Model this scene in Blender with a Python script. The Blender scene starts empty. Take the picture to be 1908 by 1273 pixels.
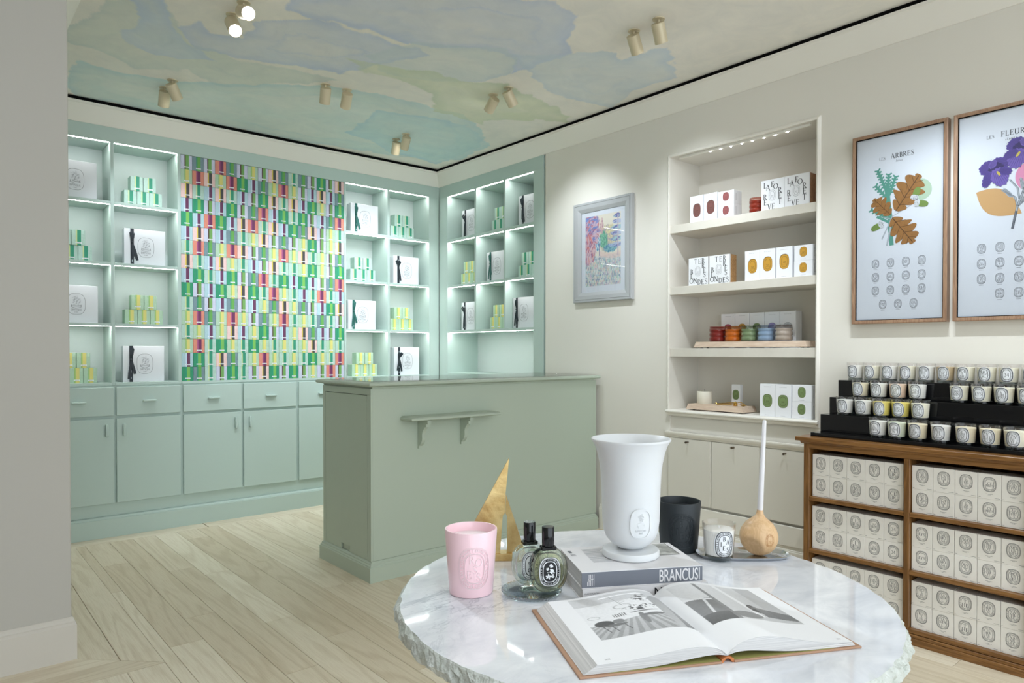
import bpy, math, random
import numpy as np
from mathutils import Vector, Matrix
random.seed(7)
scene = bpy.context.scene
COL = scene.collection
R = math.radians

# ------------------------------------------------------------------ camera
cam_d = bpy.data.cameras.new('camera')
cam_d.sensor_width = 36.0
cam_d.lens = 1291.78 / 1908 * 36
cam_d.shift_y = 34.54 / 1908
cam_d.clip_start = 0.02
cam = bpy.data.objects.new('camera', cam_d)
COL.objects.link(cam)
YAW, PITCH = R(40.384), R(0.680)
cam.location = (0, 0, 1.25)
cam.rotation_euler = (R(90) - PITCH, 0, -YAW)
scene.camera = cam

# ------------------------------------------------------------------ light and exposure
def srgb(r, g, b):
    f = lambda c: (c / 255 / 12.92) if c / 255 <= 0.04045 else ((c / 255 + 0.055) / 1.055) ** 2.4
    return (f(r), f(g), f(b), 1.0)

world = bpy.data.worlds.new('daylight')
scene.world = world
world.use_nodes = True
world.node_tree.nodes['Background'].inputs[0].default_value = (0.84, 0.93, 1.0, 1)
world.node_tree.nodes['Background'].inputs[1].default_value = 2.8
scene.view_settings.view_transform = 'Standard'
scene.view_settings.look = 'None'
scene.view_settings.gamma = 1.0
scene.view_settings.use_curve_mapping = False
scene.view_settings.exposure = 0.0
scene.cycles.max_bounces = 8

def lamp(kind, name, loc, target, power, color=(1, 1, 1), parent=None, **kw):
    d = bpy.data.lights.new(name, kind)
    d.energy = power
    d.color = color
    for k, v in kw.items():
        setattr(d, k, v)
    o = bpy.data.objects.new(name, d)
    COL.objects.link(o)
    o.location = loc
    o.rotation_euler = (Vector(target) - Vector(loc)).to_track_quat('-Z', 'Y').to_euler()
    if parent is not None:
        o.parent = parent
        o.matrix_parent_inverse = parent.matrix_basis.inverted()
    return o

CEIL = 2.91
COOL = (0.85, 0.93, 1.0)
# wide added fill light, then the shop's further ceiling spots, out of view
lamp('AREA', 'unseen_overhead_light', (0.6, -0.9, 2.86), (0.6, -0.9, 0), 24, COOL, shape='RECTANGLE', size=2.4, size_y=1.2)
for loc_, aim_, pow_ in (((2.815, 0.98, 2.80), (3.60, 0.95, 1.40), 48), ((2.815, 1.15, 2.80), (3.60, 1.40, 1.30), 50), ((1.18, 2.20, 2.80), (1.25, 1.10, 0.74), 13), ((1.18, 1.05, 2.80), (1.15, 0.80, 0.74), 9)):
    lamp('SPOT', 'unseen_overhead_light', loc_, aim_, pow_, COOL, spot_size=R(70), spot_blend=0.8, shadow_soft_size=0.028)

# ------------------------------------------------------------------ materials
MATS = {}
def mat(name, col, rough=0.5, metal=0.0, spec=0.5, noise=None, bump=None, emit=None, coat=0.0, trans=0.0, ior=1.45, alpha=None, sss=0.0):
    """noise=(scale xyz, second colour, detail, contrast); bump=(scale xyz, strength, distance)"""
    m = bpy.data.materials.new(name)
    m.use_nodes = True
    nt = m.node_tree
    b = nt.nodes['Principled BSDF']
    c = srgb(*col) if max(col) > 1.0 else (*col, 1)
    b.inputs['Base Color'].default_value = c
    b.inputs['Roughness'].default_value = rough
    b.inputs['Metallic'].default_value = metal
    b.inputs['Specular IOR Level'].default_value = spec
    b.inputs['Coat Weight'].default_value = coat
    b.inputs['Coat Roughness'].default_value = 0.05
    b.inputs['Transmission Weight'].default_value = trans
    b.inputs['IOR'].default_value = ior
    if sss:
        b.inputs['Subsurface Weight'].default_value = sss
        b.inputs['Subsurface Radius'].default_value = (0.02, 0.018, 0.016)
        b.inputs['Subsurface Scale'].default_value = 0.5
    def coord(sc):
        tc = nt.nodes.new('ShaderNodeTexCoord')
        mp = nt.nodes.new('ShaderNodeMapping')
        mp.inputs['Scale'].default_value = sc
        nt.links.new(tc.outputs['Object'], mp.inputs[0])
        return mp.outputs[0]
    if noise:
        n = nt.nodes.new('ShaderNodeTexNoise')
        n.inputs['Scale'].default_value = 1
        n.inputs['Detail'].default_value = noise[2]
        n.inputs['Roughness'].default_value = 0.6
        nt.links.new(coord(noise[0]), n.inputs['Vector'])
        r = nt.nodes.new('ShaderNodeValToRGB')
        k = noise[3]
        r.color_ramp.elements[0].position = 0.5 - k
        r.color_ramp.elements[1].position = 0.5 + k
        r.color_ramp.elements[0].color = c
        r.color_ramp.elements[1].color = srgb(*noise[1])
        nt.links.new(n.outputs['Fac'], r.inputs[0])
        nt.links.new(r.outputs[0], b.inputs['Base Color'])
    if bump:
        n = nt.nodes.new('ShaderNodeTexNoise')
        n.inputs['Scale'].default_value = 1
        n.inputs['Detail'].default_value = 3
        nt.links.new(coord(bump[0]), n.inputs['Vector'])
        bp = nt.nodes.new('ShaderNodeBump')
        bp.inputs['Strength'].default_value = bump[1]
        bp.inputs['Distance'].default_value = bump[2]
        nt.links.new(n.outputs['Fac'], bp.inputs['Height'])
        nt.links.new(bp.outputs[0], b.inputs['Normal'])
    if emit:
        b.inputs['Emission Color'].default_value = (*emit[0], 1)
        b.inputs['Emission Strength'].default_value = emit[1]
    MATS[name] = m
    return m

def thin_glass(name, tint=(255, 255, 255), gloss=1.0, rough=0.02):
    """clear sheet: lets light straight through, mirrors at grazing angles"""
    m = bpy.data.materials.new(name)
    m.use_nodes = True
    nt = m.node_tree
    out = nt.nodes['Material Output']
    nt.nodes.remove(nt.nodes['Principled BSDF'])
    t = nt.nodes.new('ShaderNodeBsdfTransparent')
    t.inputs[0].default_value = srgb(*tint)
    g = nt.nodes.new('ShaderNodeBsdfGlossy')
    g.inputs['Roughness'].default_value = rough
    lw = nt.nodes.new('ShaderNodeLayerWeight')
    lw.inputs[0].default_value = 0.5
    pw = nt.nodes.new('ShaderNodeMath')
    pw.operation = 'POWER'
    pw.inputs[1].default_value = 2.8
    nt.links.new(lw.outputs['Facing'], pw.inputs[0])
    mu = nt.nodes.new('ShaderNodeMath')
    mu.operation = 'MULTIPLY_ADD'
    mu.inputs[1].default_value = 0.75 * gloss
    mu.inputs[2].default_value = 0.035 * gloss
    nt.links.new(pw.outputs[0], mu.inputs[0])
    mx = nt.nodes.new('ShaderNodeMixShader')
    nt.links.new(mu.outputs[0], mx.inputs[0])
    nt.links.new(t.outputs[0], mx.inputs[1])
    nt.links.new(g.outputs[0], mx.inputs[2])
    nt.links.new(mx.outputs[0], out.inputs[0])
    MATS[name] = m
    return m

def attr_mat(name, rough=0.6, spec=0.3, noise_mix=0.0, noise_scale=(3, 3, 3), coat=0.0):
    m = bpy.data.materials.new(name)
    m.use_nodes = True
    nt = m.node_tree
    b = nt.nodes['Principled BSDF']
    b.inputs['Roughness'].default_value = rough
    b.inputs['Specular IOR Level'].default_value = spec
    b.inputs['Coat Weight'].default_value = coat
    a = nt.nodes.new('ShaderNodeAttribute')
    a.attribute_name = 'Col'
    src = a.outputs['Color']
    if noise_mix:
        tc = nt.nodes.new('ShaderNodeTexCoord')
        mp = nt.nodes.new('ShaderNodeMapping')
        mp.inputs['Scale'].default_value = noise_scale
        nt.links.new(tc.outputs['Object'], mp.inputs[0])
        n = nt.nodes.new('ShaderNodeTexNoise')
        n.inputs['Scale'].default_value = 1
        n.inputs['Detail'].default_value = 6
        n.inputs['Roughness'].default_value = 0.65
        n.inputs['Distortion'].default_value = 1.2
        nt.links.new(mp.outputs[0], n.inputs['Vector'])
        r = nt.nodes.new('ShaderNodeValToRGB')
        r.color_ramp.elements[0].position = 0.3
        r.color_ramp.elements[1].position = 0.7
        r.color_ramp.elements[0].color = (0.86, 0.88, 0.9, 1)
        r.color_ramp.elements[1].color = (1.06, 1.05, 1.03, 1)
        nt.links.new(n.outputs['Fac'], r.inputs[0])
        mx = nt.nodes.new('ShaderNodeMixRGB')
        mx.blend_type = 'MULTIPLY'
        mx.inputs[0].default_value = noise_mix
        nt.links.new(src, mx.inputs[1])
        nt.links.new(r.outputs[0], mx.inputs[2])
        src = mx.outputs[0]
    nt.links.new(src, b.inputs['Base Color'])
    MATS[name] = m
    return m

def plank_mat(name, along):
    """pale limed oak; grain runs along 'x' or 'y'"""
    m = bpy.data.materials.new(name)
    m.use_nodes = True
    nt = m.node_tree
    N, L = nt.nodes.new, nt.links.new
    b = nt.nodes['Principled BSDF']
    b.inputs['Roughness'].default_value = 0.42
    b.inputs['Specular IOR Level'].default_value = 0.35
    geo = N('ShaderNodeNewGeometry')
    oi = N('ShaderNodeObjectInfo')
    sc = N('ShaderNodeVectorMath'); sc.operation = 'SCALE'
    sc.inputs[0].default_value = (7.3, 5.1, 3.7)
    L(oi.outputs['Random'], sc.inputs['Scale'])
    ad = N('ShaderNodeVectorMath'); ad.operation = 'ADD'
    L(geo.outputs['Position'], ad.inputs[0]); L(sc.outputs[0], ad.inputs[1])
    def tex(scale, detail, dist):
        mp = N('ShaderNodeMapping')
        mp.inputs['Scale'].default_value = scale if along == 'y' else (scale[1], scale[0], scale[2])
        L(ad.outputs[0], mp.inputs[0])
        n = N('ShaderNodeTexNoise')
        n.inputs['Scale'].default_value = 1
        n.inputs['Detail'].default_value = detail
        n.inputs['Distortion'].default_value = dist
        L(mp.outputs[0], n.inputs['Vector'])
        return n.outputs['Fac']
    big = tex((6.5, 0.5, 1), 1.5, 0.35)
    # cathedral rings: bands of a smooth field
    mu = N('ShaderNodeMath'); mu.operation = 'MULTIPLY'; mu.inputs[1].default_value = 62
    L(big, mu.inputs[0])
    si = N('ShaderNodeMath'); si.operation = 'SINE'; L(mu.outputs[0], si.inputs[0])
    fine = tex((260, 9, 1), 3, 0.2)
    tone = tex((1.2, 0.7, 1), 1, 0)
    r1 = N('ShaderNodeValToRGB')
    r1.color_ramp.elements[0].color = srgb(222, 208, 184)
    r1.color_ramp.elements[1].color = srgb(242, 232, 212)
    L(oi.outputs['Random'], r1.inputs[0])
    m1 = N('ShaderNodeMixRGB'); m1.blend_type = 'MULTIPLY'
    mr = N('ShaderNodeMapRange'); mr.inputs[1].default_value = 0.1; mr.inputs[2].default_value = 1.0; mr.inputs[3].default_value = 0.0; mr.inputs[4].default_value = 0.24
    L(si.outputs[0], mr.inputs[0]); L(mr.outputs[0], m1.inputs[0])
    L(r1.outputs[0], m1.inputs[1]); m1.inputs[2].default_value = srgb(200, 186, 160)
    m2 = N('ShaderNodeMixRGB'); m2.blend_type = 'MULTIPLY'
    mr2 = N('ShaderNodeMapRange'); mr2.inputs[1].default_value = 0.45; mr2.inputs[2].default_value = 0.75; mr2.inputs[3].default_value = 0.0; mr2.inputs[4].default_value = 0.32
    L(fine, mr2.inputs[0]); L(mr2.outputs[0], m2.inputs[0])
    L(m1.outputs[0], m2.inputs[1]); m2.inputs[2].default_value = srgb(205, 190, 165)
    L(m2.outputs[0], b.inputs['Base Color'])
    MATS[name] = m

def wood_mat(name, c0, c1, grain, rough=0.4):
    """grain: mapping scale, long axis has the small number"""
    m = bpy.data.materials.new(name)
    m.use_nodes = True
    nt = m.node_tree
    N, L = nt.nodes.new, nt.links.new
    b = nt.nodes['Principled BSDF']
    b.inputs['Roughness'].default_value = rough
    tc = N('ShaderNodeTexCoord')
    mp = N('ShaderNodeMapping'); mp.inputs['Scale'].default_value = grain
    L(tc.outputs['Object'], mp.inputs[0])
    n = N('ShaderNodeTexNoise'); n.inputs['Scale'].default_value = 1; n.inputs['Detail'].default_value = 4; n.inputs['Distortion'].default_value = 0.8
    L(mp.outputs[0], n.inputs['Vector'])
    mu = N('ShaderNodeMath'); mu.operation = 'MULTIPLY'; mu.inputs[1].default_value = 26
    L(n.outputs['Fac'], mu.inputs[0])
    si = N('ShaderNodeMath'); si.operation = 'SINE'; L(mu.outputs[0], si.inputs[0])
    r = N('ShaderNodeValToRGB')
    r.color_ramp.elements[0].color = srgb(*c0); r.color_ramp.elements[1].color = srgb(*c1)
    mr = N('ShaderNodeMapRange'); mr.inputs[1].default_value = -1; mr.inputs[2].default_value = 1
    L(si.outputs[0], mr.inputs[0]); L(mr.outputs[0], r.inputs[0])
    L(r.outputs[0], b.inputs['Base Color'])
    MATS[name] = m

def marble_mat(name):
    m = bpy.data.materials.new(name)
    m.use_nodes = True
    nt = m.node_tree
    N, L = nt.nodes.new, nt.links.new
    b = nt.nodes['Principled BSDF']
    b.inputs['Roughness'].default_value = 0.035
    b.inputs['Specular IOR Level'].default_value = 0.75
    tc = N('ShaderNodeTexCoord')
    def tex(scale, detail, dist, rot=0.0):
        mp = N('ShaderNodeMapping'); mp.inputs['Scale'].default_value = scale; mp.inputs['Rotation'].default_value = (0, 0, rot)
        L(tc.outputs['Object'], mp.inputs[0])
        n = N('ShaderNodeTexNoise'); n.inputs['Scale'].default_value = 1; n.inputs['Detail'].default_value = detail
        n.inputs['Roughness'].default_value = 0.62; n.inputs['Distortion'].default_value = dist
        L(mp.outputs[0], n.inputs['Vector'])
        return n.outputs['Fac']
    def vein(fac, width, amount):
        s = N('ShaderNodeMath'); s.operation = 'SUBTRACT'; s.inputs[1].default_value = 0.5; L(fac, s.inputs[0])
        a = N('ShaderNodeMath'); a.operation = 'ABSOLUTE'; L(s.outputs[0], a.inputs[0])
        mr = N('ShaderNodeMapRange'); mr.inputs[1].default_value = 0; mr.inputs[2].default_value = width; mr.inputs[3].default_value = amount; mr.inputs[4].default_value = 0
        L(a.outputs[0], mr.inputs[0])
        return mr.outputs[0]
    cloud = tex((5, 9, 5), 5, 1.0, 0.5)
    r = N('ShaderNodeValToRGB')
    r.color_ramp.elements[0].position = 0.3; r.color_ramp.elements[1].position = 0.66
    r.color_ramp.elements[0].color = srgb(205, 208, 216); r.color_ramp.elements[1].color = srgb(236, 237, 241)
    L(cloud, r.inputs[0])
    src = r.outputs[0]
    for sc, d, di, w, am, ro in (((3.2, 7, 3), 7, 1.6, 0.02, 0.55, 0.6), ((9, 15, 9), 6, 1.4, 0.016, 0.35, 0.4)):
        gate = tex((2.1, 3.0, 2), 2, 0, 1.0)
        g = N('ShaderNodeMapRange'); g.inputs[1].default_value = 0.45; g.inputs[2].default_value = 0.62
        L(gate, g.inputs[0])
        mu = N('ShaderNodeMath'); mu.operation = 'MULTIPLY'; L(vein(tex(sc, d, di, ro), w, am), mu.inputs[0]); L(g.outputs[0], mu.inputs[1])
        mx = N('ShaderNodeMixRGB'); L(mu.outputs[0], mx.inputs[0]); L(src, mx.inputs[1]); mx.inputs[2].default_value = srgb(140, 146, 160)
        src = mx.outputs[0]
    L(src, b.inputs['Base Color'])
    MATS[name] = m

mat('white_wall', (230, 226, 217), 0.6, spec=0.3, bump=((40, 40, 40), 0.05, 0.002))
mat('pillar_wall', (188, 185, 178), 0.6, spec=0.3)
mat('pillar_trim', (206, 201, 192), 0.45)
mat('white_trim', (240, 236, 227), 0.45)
mat('niche_white', (224, 219, 208), 0.45, noise=((9, 9, 9), (214, 208, 197), 3, 0.3))
mat('cabinet_white', (225, 221, 211), 0.4)
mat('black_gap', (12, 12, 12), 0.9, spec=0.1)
mat('mint', (188, 206, 199), 0.45)
mat('mint_counter', (182, 194, 178), 0.42)
mat('mint_inside', (213, 222, 219), 0.45)
mat('led', (235, 255, 247), 0.4, emit=((0.98, 1.0, 0.985), 42.0))
mat('led_dot', (255, 255, 255), 0.4, emit=((1, 0.98, 0.95), 60.0))
mat('lamp_lens', (255, 250, 240), 0.4, emit=((1, 0.96, 0.9), 22.0))
mat('lamp_metal', (214, 202, 172), 0.4, metal=0.15)
mat('paper_white', (238, 240, 244), 0.5)
mat('gift_paper', (220, 222, 226), 0.5)
mat('paper_bright', (242, 243, 247), 0.35, coat=0.15)
mat('carton', (242, 239, 233), 0.5, noise=((30, 30, 30), (238, 234, 227), 2, 0.3))
mat('ink', (28, 30, 34), 0.6)
mat('ink_grey', (110, 114, 122), 0.6)
mat('ink_soft', (70, 74, 80), 0.6)
mat('ribbon_black', (34, 42, 50), 0.45)
mat('ribbon_green', (40, 98, 90), 0.45)
mat('ribbon_print', (190, 200, 205), 0.5)
mat('grey_frame', (178, 180, 182), 0.35)
mat('grey_frame_dark', (120, 126, 132), 0.4)
mat('mount_board', (228, 230, 236), 0.7)
mat('poster_paper', (218, 221, 227), 0.45)
wood_mat('poster_frame', (142, 110, 88), (162, 130, 104), (60, 60, 4))
wood_mat('oak', (114, 76, 36), (142, 100, 54), (40, 3, 40), 0.32)
wood_mat('oak_upright', (108, 72, 34), (136, 95, 50), (40, 40, 3), 0.35)
wood_mat('beech', (206, 168, 124), (216, 180, 137), (70, 70, 3), 0.42)
wood_mat('book_side_brown', (150, 106, 74), (176, 128, 92), (6, 60, 60), 0.5)
wood_mat('book_side_oak', (178, 132, 84), (200, 156, 106), (6, 60, 60), 0.5)
mat('acrylic_black', (9, 10, 13), 0.06, spec=0.6)
mat('travertine', (226, 206, 186), 0.55, noise=((14, 60, 90), (200, 174, 152), 5, 0.22))
mat('brass', (206, 166, 84), 0.22, metal=1.0)
mat('brass_aged', (226, 202, 146), 0.36, metal=0.9, noise=((16, 16, 16), (176, 140, 82), 6, 0.22), bump=((60, 60, 60), 0.25, 0.003))
mat('bronze', (104, 92, 80), 0.32, metal=0.9)
mat('silver', (205, 208, 212), 0.12, metal=1.0)
mat('pink_glaze', (250, 213, 221), 0.16, spec=0.55)
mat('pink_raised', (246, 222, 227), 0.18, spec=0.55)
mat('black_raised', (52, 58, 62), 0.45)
mat('wax_pale', (244, 232, 234), 0.55)
mat('black_ceramic', (36, 42, 46), 0.5)
mat('black_wax', (30, 34, 38), 0.5)
mat('alabaster', (220, 222, 224), 0.38, sss=0.3)
mat('alabaster_seal', (224, 226, 228), 0.35)
mat('cap_black', (14, 16, 18), 0.12, spec=0.6)
thin_glass('glass_clear', (253, 252, 252), 0.9)
thin_glass('glass_pane', (250, 251, 252), 0.55)
thin_glass('glass_shade', (214, 222, 222), 1.2)
mat('glass_solid', (250, 253, 252), 0.02, trans=1.0)
thin_glass('glass_dish', (232, 240, 243), 2.6, 0.05)
mat('glass_smoke', (150, 160, 150), 0.03, trans=1.0)
mat('perfume', (226, 222, 176), 0.05, trans=0.85)
mat('cream_page', (236, 234, 230), 0.6)
mat('page_edge', (224, 222, 220), 0.7, noise=((2, 2, 900), (176, 174, 174), 2, 0.25))
mat('cover_cloth', (176, 138, 112), 0.6)
mat('cover_inner', (160, 156, 92), 0.6)
mat('headband', (196, 120, 70), 0.6)
mat('book_grey', (112, 116, 126), 0.4)
mat('book_white', (224, 222, 224), 0.4)
mat('tray_foot', (50, 48, 46), 0.6)
plank_mat('plank_y', 'y')
plank_mat('plank_x', 'x')
mat('floor_bed', (120, 100, 76), 0.8)
marble_mat('marble')
mat('marble_rough', (172, 178, 168), 0.5, noise=((30, 30, 50), (216, 219, 216), 5, 0.3), bump=((70, 70, 70), 0.9, 0.01))
mat('stone_base', (205, 205, 205), 0.5, noise=((8, 8, 8), (188, 190, 196), 5, 0.25))
attr_mat('mural', 0.75, 0.2, 0.55, (4.5, 4.5, 4.5))
attr_mat('print_colour', 0.5, 0.3)

# ------------------------------------------------------------------ geometry helpers
class MB:
    def __init__(self):
        self.v, self.f = [], []
    def add(self, vs, fs):
        k = len(self.v)
        self.v += [tuple(p) for p in vs]
        self.f += [tuple(i + k for i in f) for f in fs]
        return self
    def box(self, x0, x1, y0, y1, z0, z1, b=0.0):
        x0, x1 = min(x0, x1), max(x0, x1); y0, y1 = min(y0, y1), max(y0, y1); z0, z1 = min(z0, z1), max(z0, z1)
        if b <= 0:
            return self.add([(x0, y0, z0), (x1, y0, z0), (x1, y1, z0), (x0, y1, z0), (x0, y0, z1), (x1, y0, z1), (x1, y1, z1), (x0, y1, z1)],
                            [(3, 2, 1, 0), (4, 5, 6, 7), (0, 1, 5, 4), (1, 2, 6, 5), (2, 3, 7, 6), (3, 0, 4, 7)])
        E = ((x0, x1), (y0, y1), (z0, z1))
        idx, vs = {}, []
        for sx in (0, 1):
            for sy in (0, 1):
                for sz in (0, 1):
                    s = (sx, sy, sz)
                    for k in range(3):
                        p = [E[a][s[a]] + (0 if a == k else (b if s[a] == 0 else -b)) for a in range(3)]
                        idx[(s, k)] = len(vs); vs.append(p)
        fs = []
        for k in range(3):
            a, c = [q for q in range(3) if q != k]
            for s0 in (0, 1):
                ring = []
                for sa, scc in ((0, 0), (1, 0), (1, 1), (0, 1)):
                    s = [0, 0, 0]; s[k] = s0; s[a] = sa; s[c] = scc
                    ring.append(idx[(tuple(s), k)])
                fs.append(ring)
            for sa in (0, 1):
                for scc in (0, 1):
                    s0 = [0, 0, 0]; s1 = [0, 0, 0]
                    s0[a] = s1[a] = sa; s0[c] = s1[c] = scc; s1[k] = 1
                    s0, s1 = tuple(s0), tuple(s1)
                    fs.append([idx[(s0, a)], idx[(s1, a)], idx[(s1, c)], idx[(s0, c)]])
        for sx in (0, 1):
            for sy in (0, 1):
                for sz in (0, 1):
                    fs.append([idx[((sx, sy, sz), k)] for k in range(3)])
        cen = Vector(((x0 + x1) / 2, (y0 + y1) / 2, (z0 + z1) / 2))
        out = []
        for f in fs:
            P = [Vector(vs[i]) for i in f]
            n = (P[1] - P[0]).cross(P[2] - P[0])
            out.append(f if n.dot(P[0] - cen) > 0 else f[::-1])
        return self.add(vs, out)
    def lathe(self, prof, n=32, c=(0, 0, 0), close=True):
        """prof: list of (r, z) from bottom to top along the outside (may turn inward)"""
        vs, fs = [], []
        for r, z in prof:
            for i in range(n):
                a = 2 * math.pi * i / n
                vs.append((c[0] + r * math.cos(a), c[1] + r * math.sin(a), c[2] + z))
        m = len(prof)
        for j in range(m - 1):
            for i in range(n):
                i2 = (i + 1) % n
                fs.append((j * n + i, j * n + i2, (j + 1) * n + i2, (j + 1) * n + i))
        if close:
            fs.append(tuple(range(n))[::-1])
            fs.append(tuple((m - 1) * n + i for i in range(n)))
        return self.add(vs, fs)
    def prism(self, poly, m0, m1):
        """poly in 2D; m0 and m1 map (a, b) to the two 3D end faces"""
        n = len(poly)
        vs = [m0(*p) for p in poly] + [m1(*p) for p in poly]
        fs = [tuple(range(n)), tuple(range(2 * n - 1, n - 1, -1))]
        fs += [(i, i + n, (i + 1) % n + n, (i + 1) % n) for i in range(n)]
        return self.add(vs, fs)
    def tube(self, pts, r, n=8, caps=True):
        P = [Vector(p) for p in pts]
        rr = r if isinstance(r, (list, tuple)) else [r] * len(P)
        vs, fs = [], []
        up = Vector((0, 0, 1))
        for i, p in enumerate(P):
            t = (P[min(i + 1, len(P) - 1)] - P[max(i - 1, 0)]).normalized()
            a = t.cross(up)
            if a.length < 1e-3:
                a = t.cross(Vector((1, 0, 0)))
            a.normalize(); b = a.cross(t)
            for k in range(n):
                an = 2 * math.pi * k / n
                vs.append(p + (a * math.cos(an) + b * math.sin(an)) * rr[i])
        for i in range(len(P) - 1):
            for k in range(n):
                k2 = (k + 1) % n
                fs.append((i * n + k, (i + 1) * n + k, (i + 1) * n + k2, i * n + k2))
        if caps:
            fs.append(tuple(range(n))); fs.append(tuple((len(P) - 1) * n + k for k in range(n))[::-1])
        return self.add(vs, fs)
    def xform(self, M):
        self.v = [tuple(M @ Vector(p)) for p in self.v]
        return self
    def mesh(self, name, m, smooth=None):
        me = bpy.data.meshes.new(name)
        me.from_pydata(self.v, [], self.f)
        if m is not None:
            me.materials.append(MATS[m] if isinstance(m, str) else m)
        if smooth is not None:
            for p in me.polygons:
                p.use_smooth = True
            me.set_sharp_from_angle(angle=R(smooth))
        me.update()
        return me
    def build(self, name, m, parent=None, smooth=None, kind=None, loc=None, rz=0.0):
        return put(name, self.mesh(name, m, smooth), parent, kind, loc, rz)

def put(name, me, parent=None, kind=None, loc=None, rz=0.0):
    o = bpy.data.objects.new(name, me)
    COL.objects.link(o)
    if parent is not None:
        o.parent = parent
    if kind:
        o['kind'] = kind
    if loc is not None:
        o.location = loc
    if rz:
        o.rotation_euler = (0, 0, rz)
    return o

def tag(o, label, cat, group=None):
    o['label'] = label
    o['category'] = cat
    if group:
        o['group'] = group
    return o

def thing(name, label, cat, loc=(0, 0, 0), rz=0.0, group=None):
    o = bpy.data.objects.new(name, None)
    o.empty_display_size = 0.05
    COL.objects.link(o)
    o.location = loc
    o.rotation_euler = (0, 0, rz)
    return tag(o, label, cat, group)

def spawn(spec, loc, rz=0.0, label=None, cat=None, group=None):
    """spec: [(name, mesh or None, index of parent or None, offset)]; the first entry is the thing itself"""
    objs = []
    for name, me, par, off in spec:
        o = bpy.data.objects.new(name, me)
        COL.objects.link(o)
        if par is not None:
            o.parent = objs[par]
            if off:
                o.location = off
        objs.append(o)
    objs[0].location = loc
    objs[0].rotation_euler = (0, 0, rz)
    tag(objs[0], label, cat, group)
    return objs

FACE_W2 = -math.pi / 2      # local front (-Y) turned to face -X

# ------------------------------------------------------------------ a small serif alphabet and flat print
def _ln(x0, y0, x1, y1, w):
    d = math.hypot(x1 - x0, y1 - y0) or 1
    nx, ny = -(y1 - y0) / d * w / 2, (x1 - x0) / d * w / 2
    return [[(x0 - nx, y0 - ny), (x1 - nx, y1 - ny), (x1 + nx, y1 + ny), (x0 + nx, y0 + ny)]]
def _sf(x, y, h=0.11):
    return _ln(x - h, y, x + h, y, 0.05)
def _ar(cx, cy, rx, ry, a0, a1, wv=0.13, wh=0.05, n=14):
    out, prev = [], None
    for i in range(n + 1):
        a = R(a0 + (a1 - a0) * i / n)
        c, s = math.cos(a), math.sin(a)
        w = wh + (wv - wh) * abs(c) ** 1.3
        p = ((cx + (rx - w / 2) * c, cy + (ry - w / 2) * s), (cx + (rx + w / 2) * c, cy + (ry + w / 2) * s))
        if prev:
            out.append([prev[0], prev[1], p[1], p[0]])
        prev = p
    return out
_st = lambda x, t=0.13: _ln(x, 0.02, x, 0.98, t) + _sf(x, 0.025) + _sf(x, 0.975)
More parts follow.
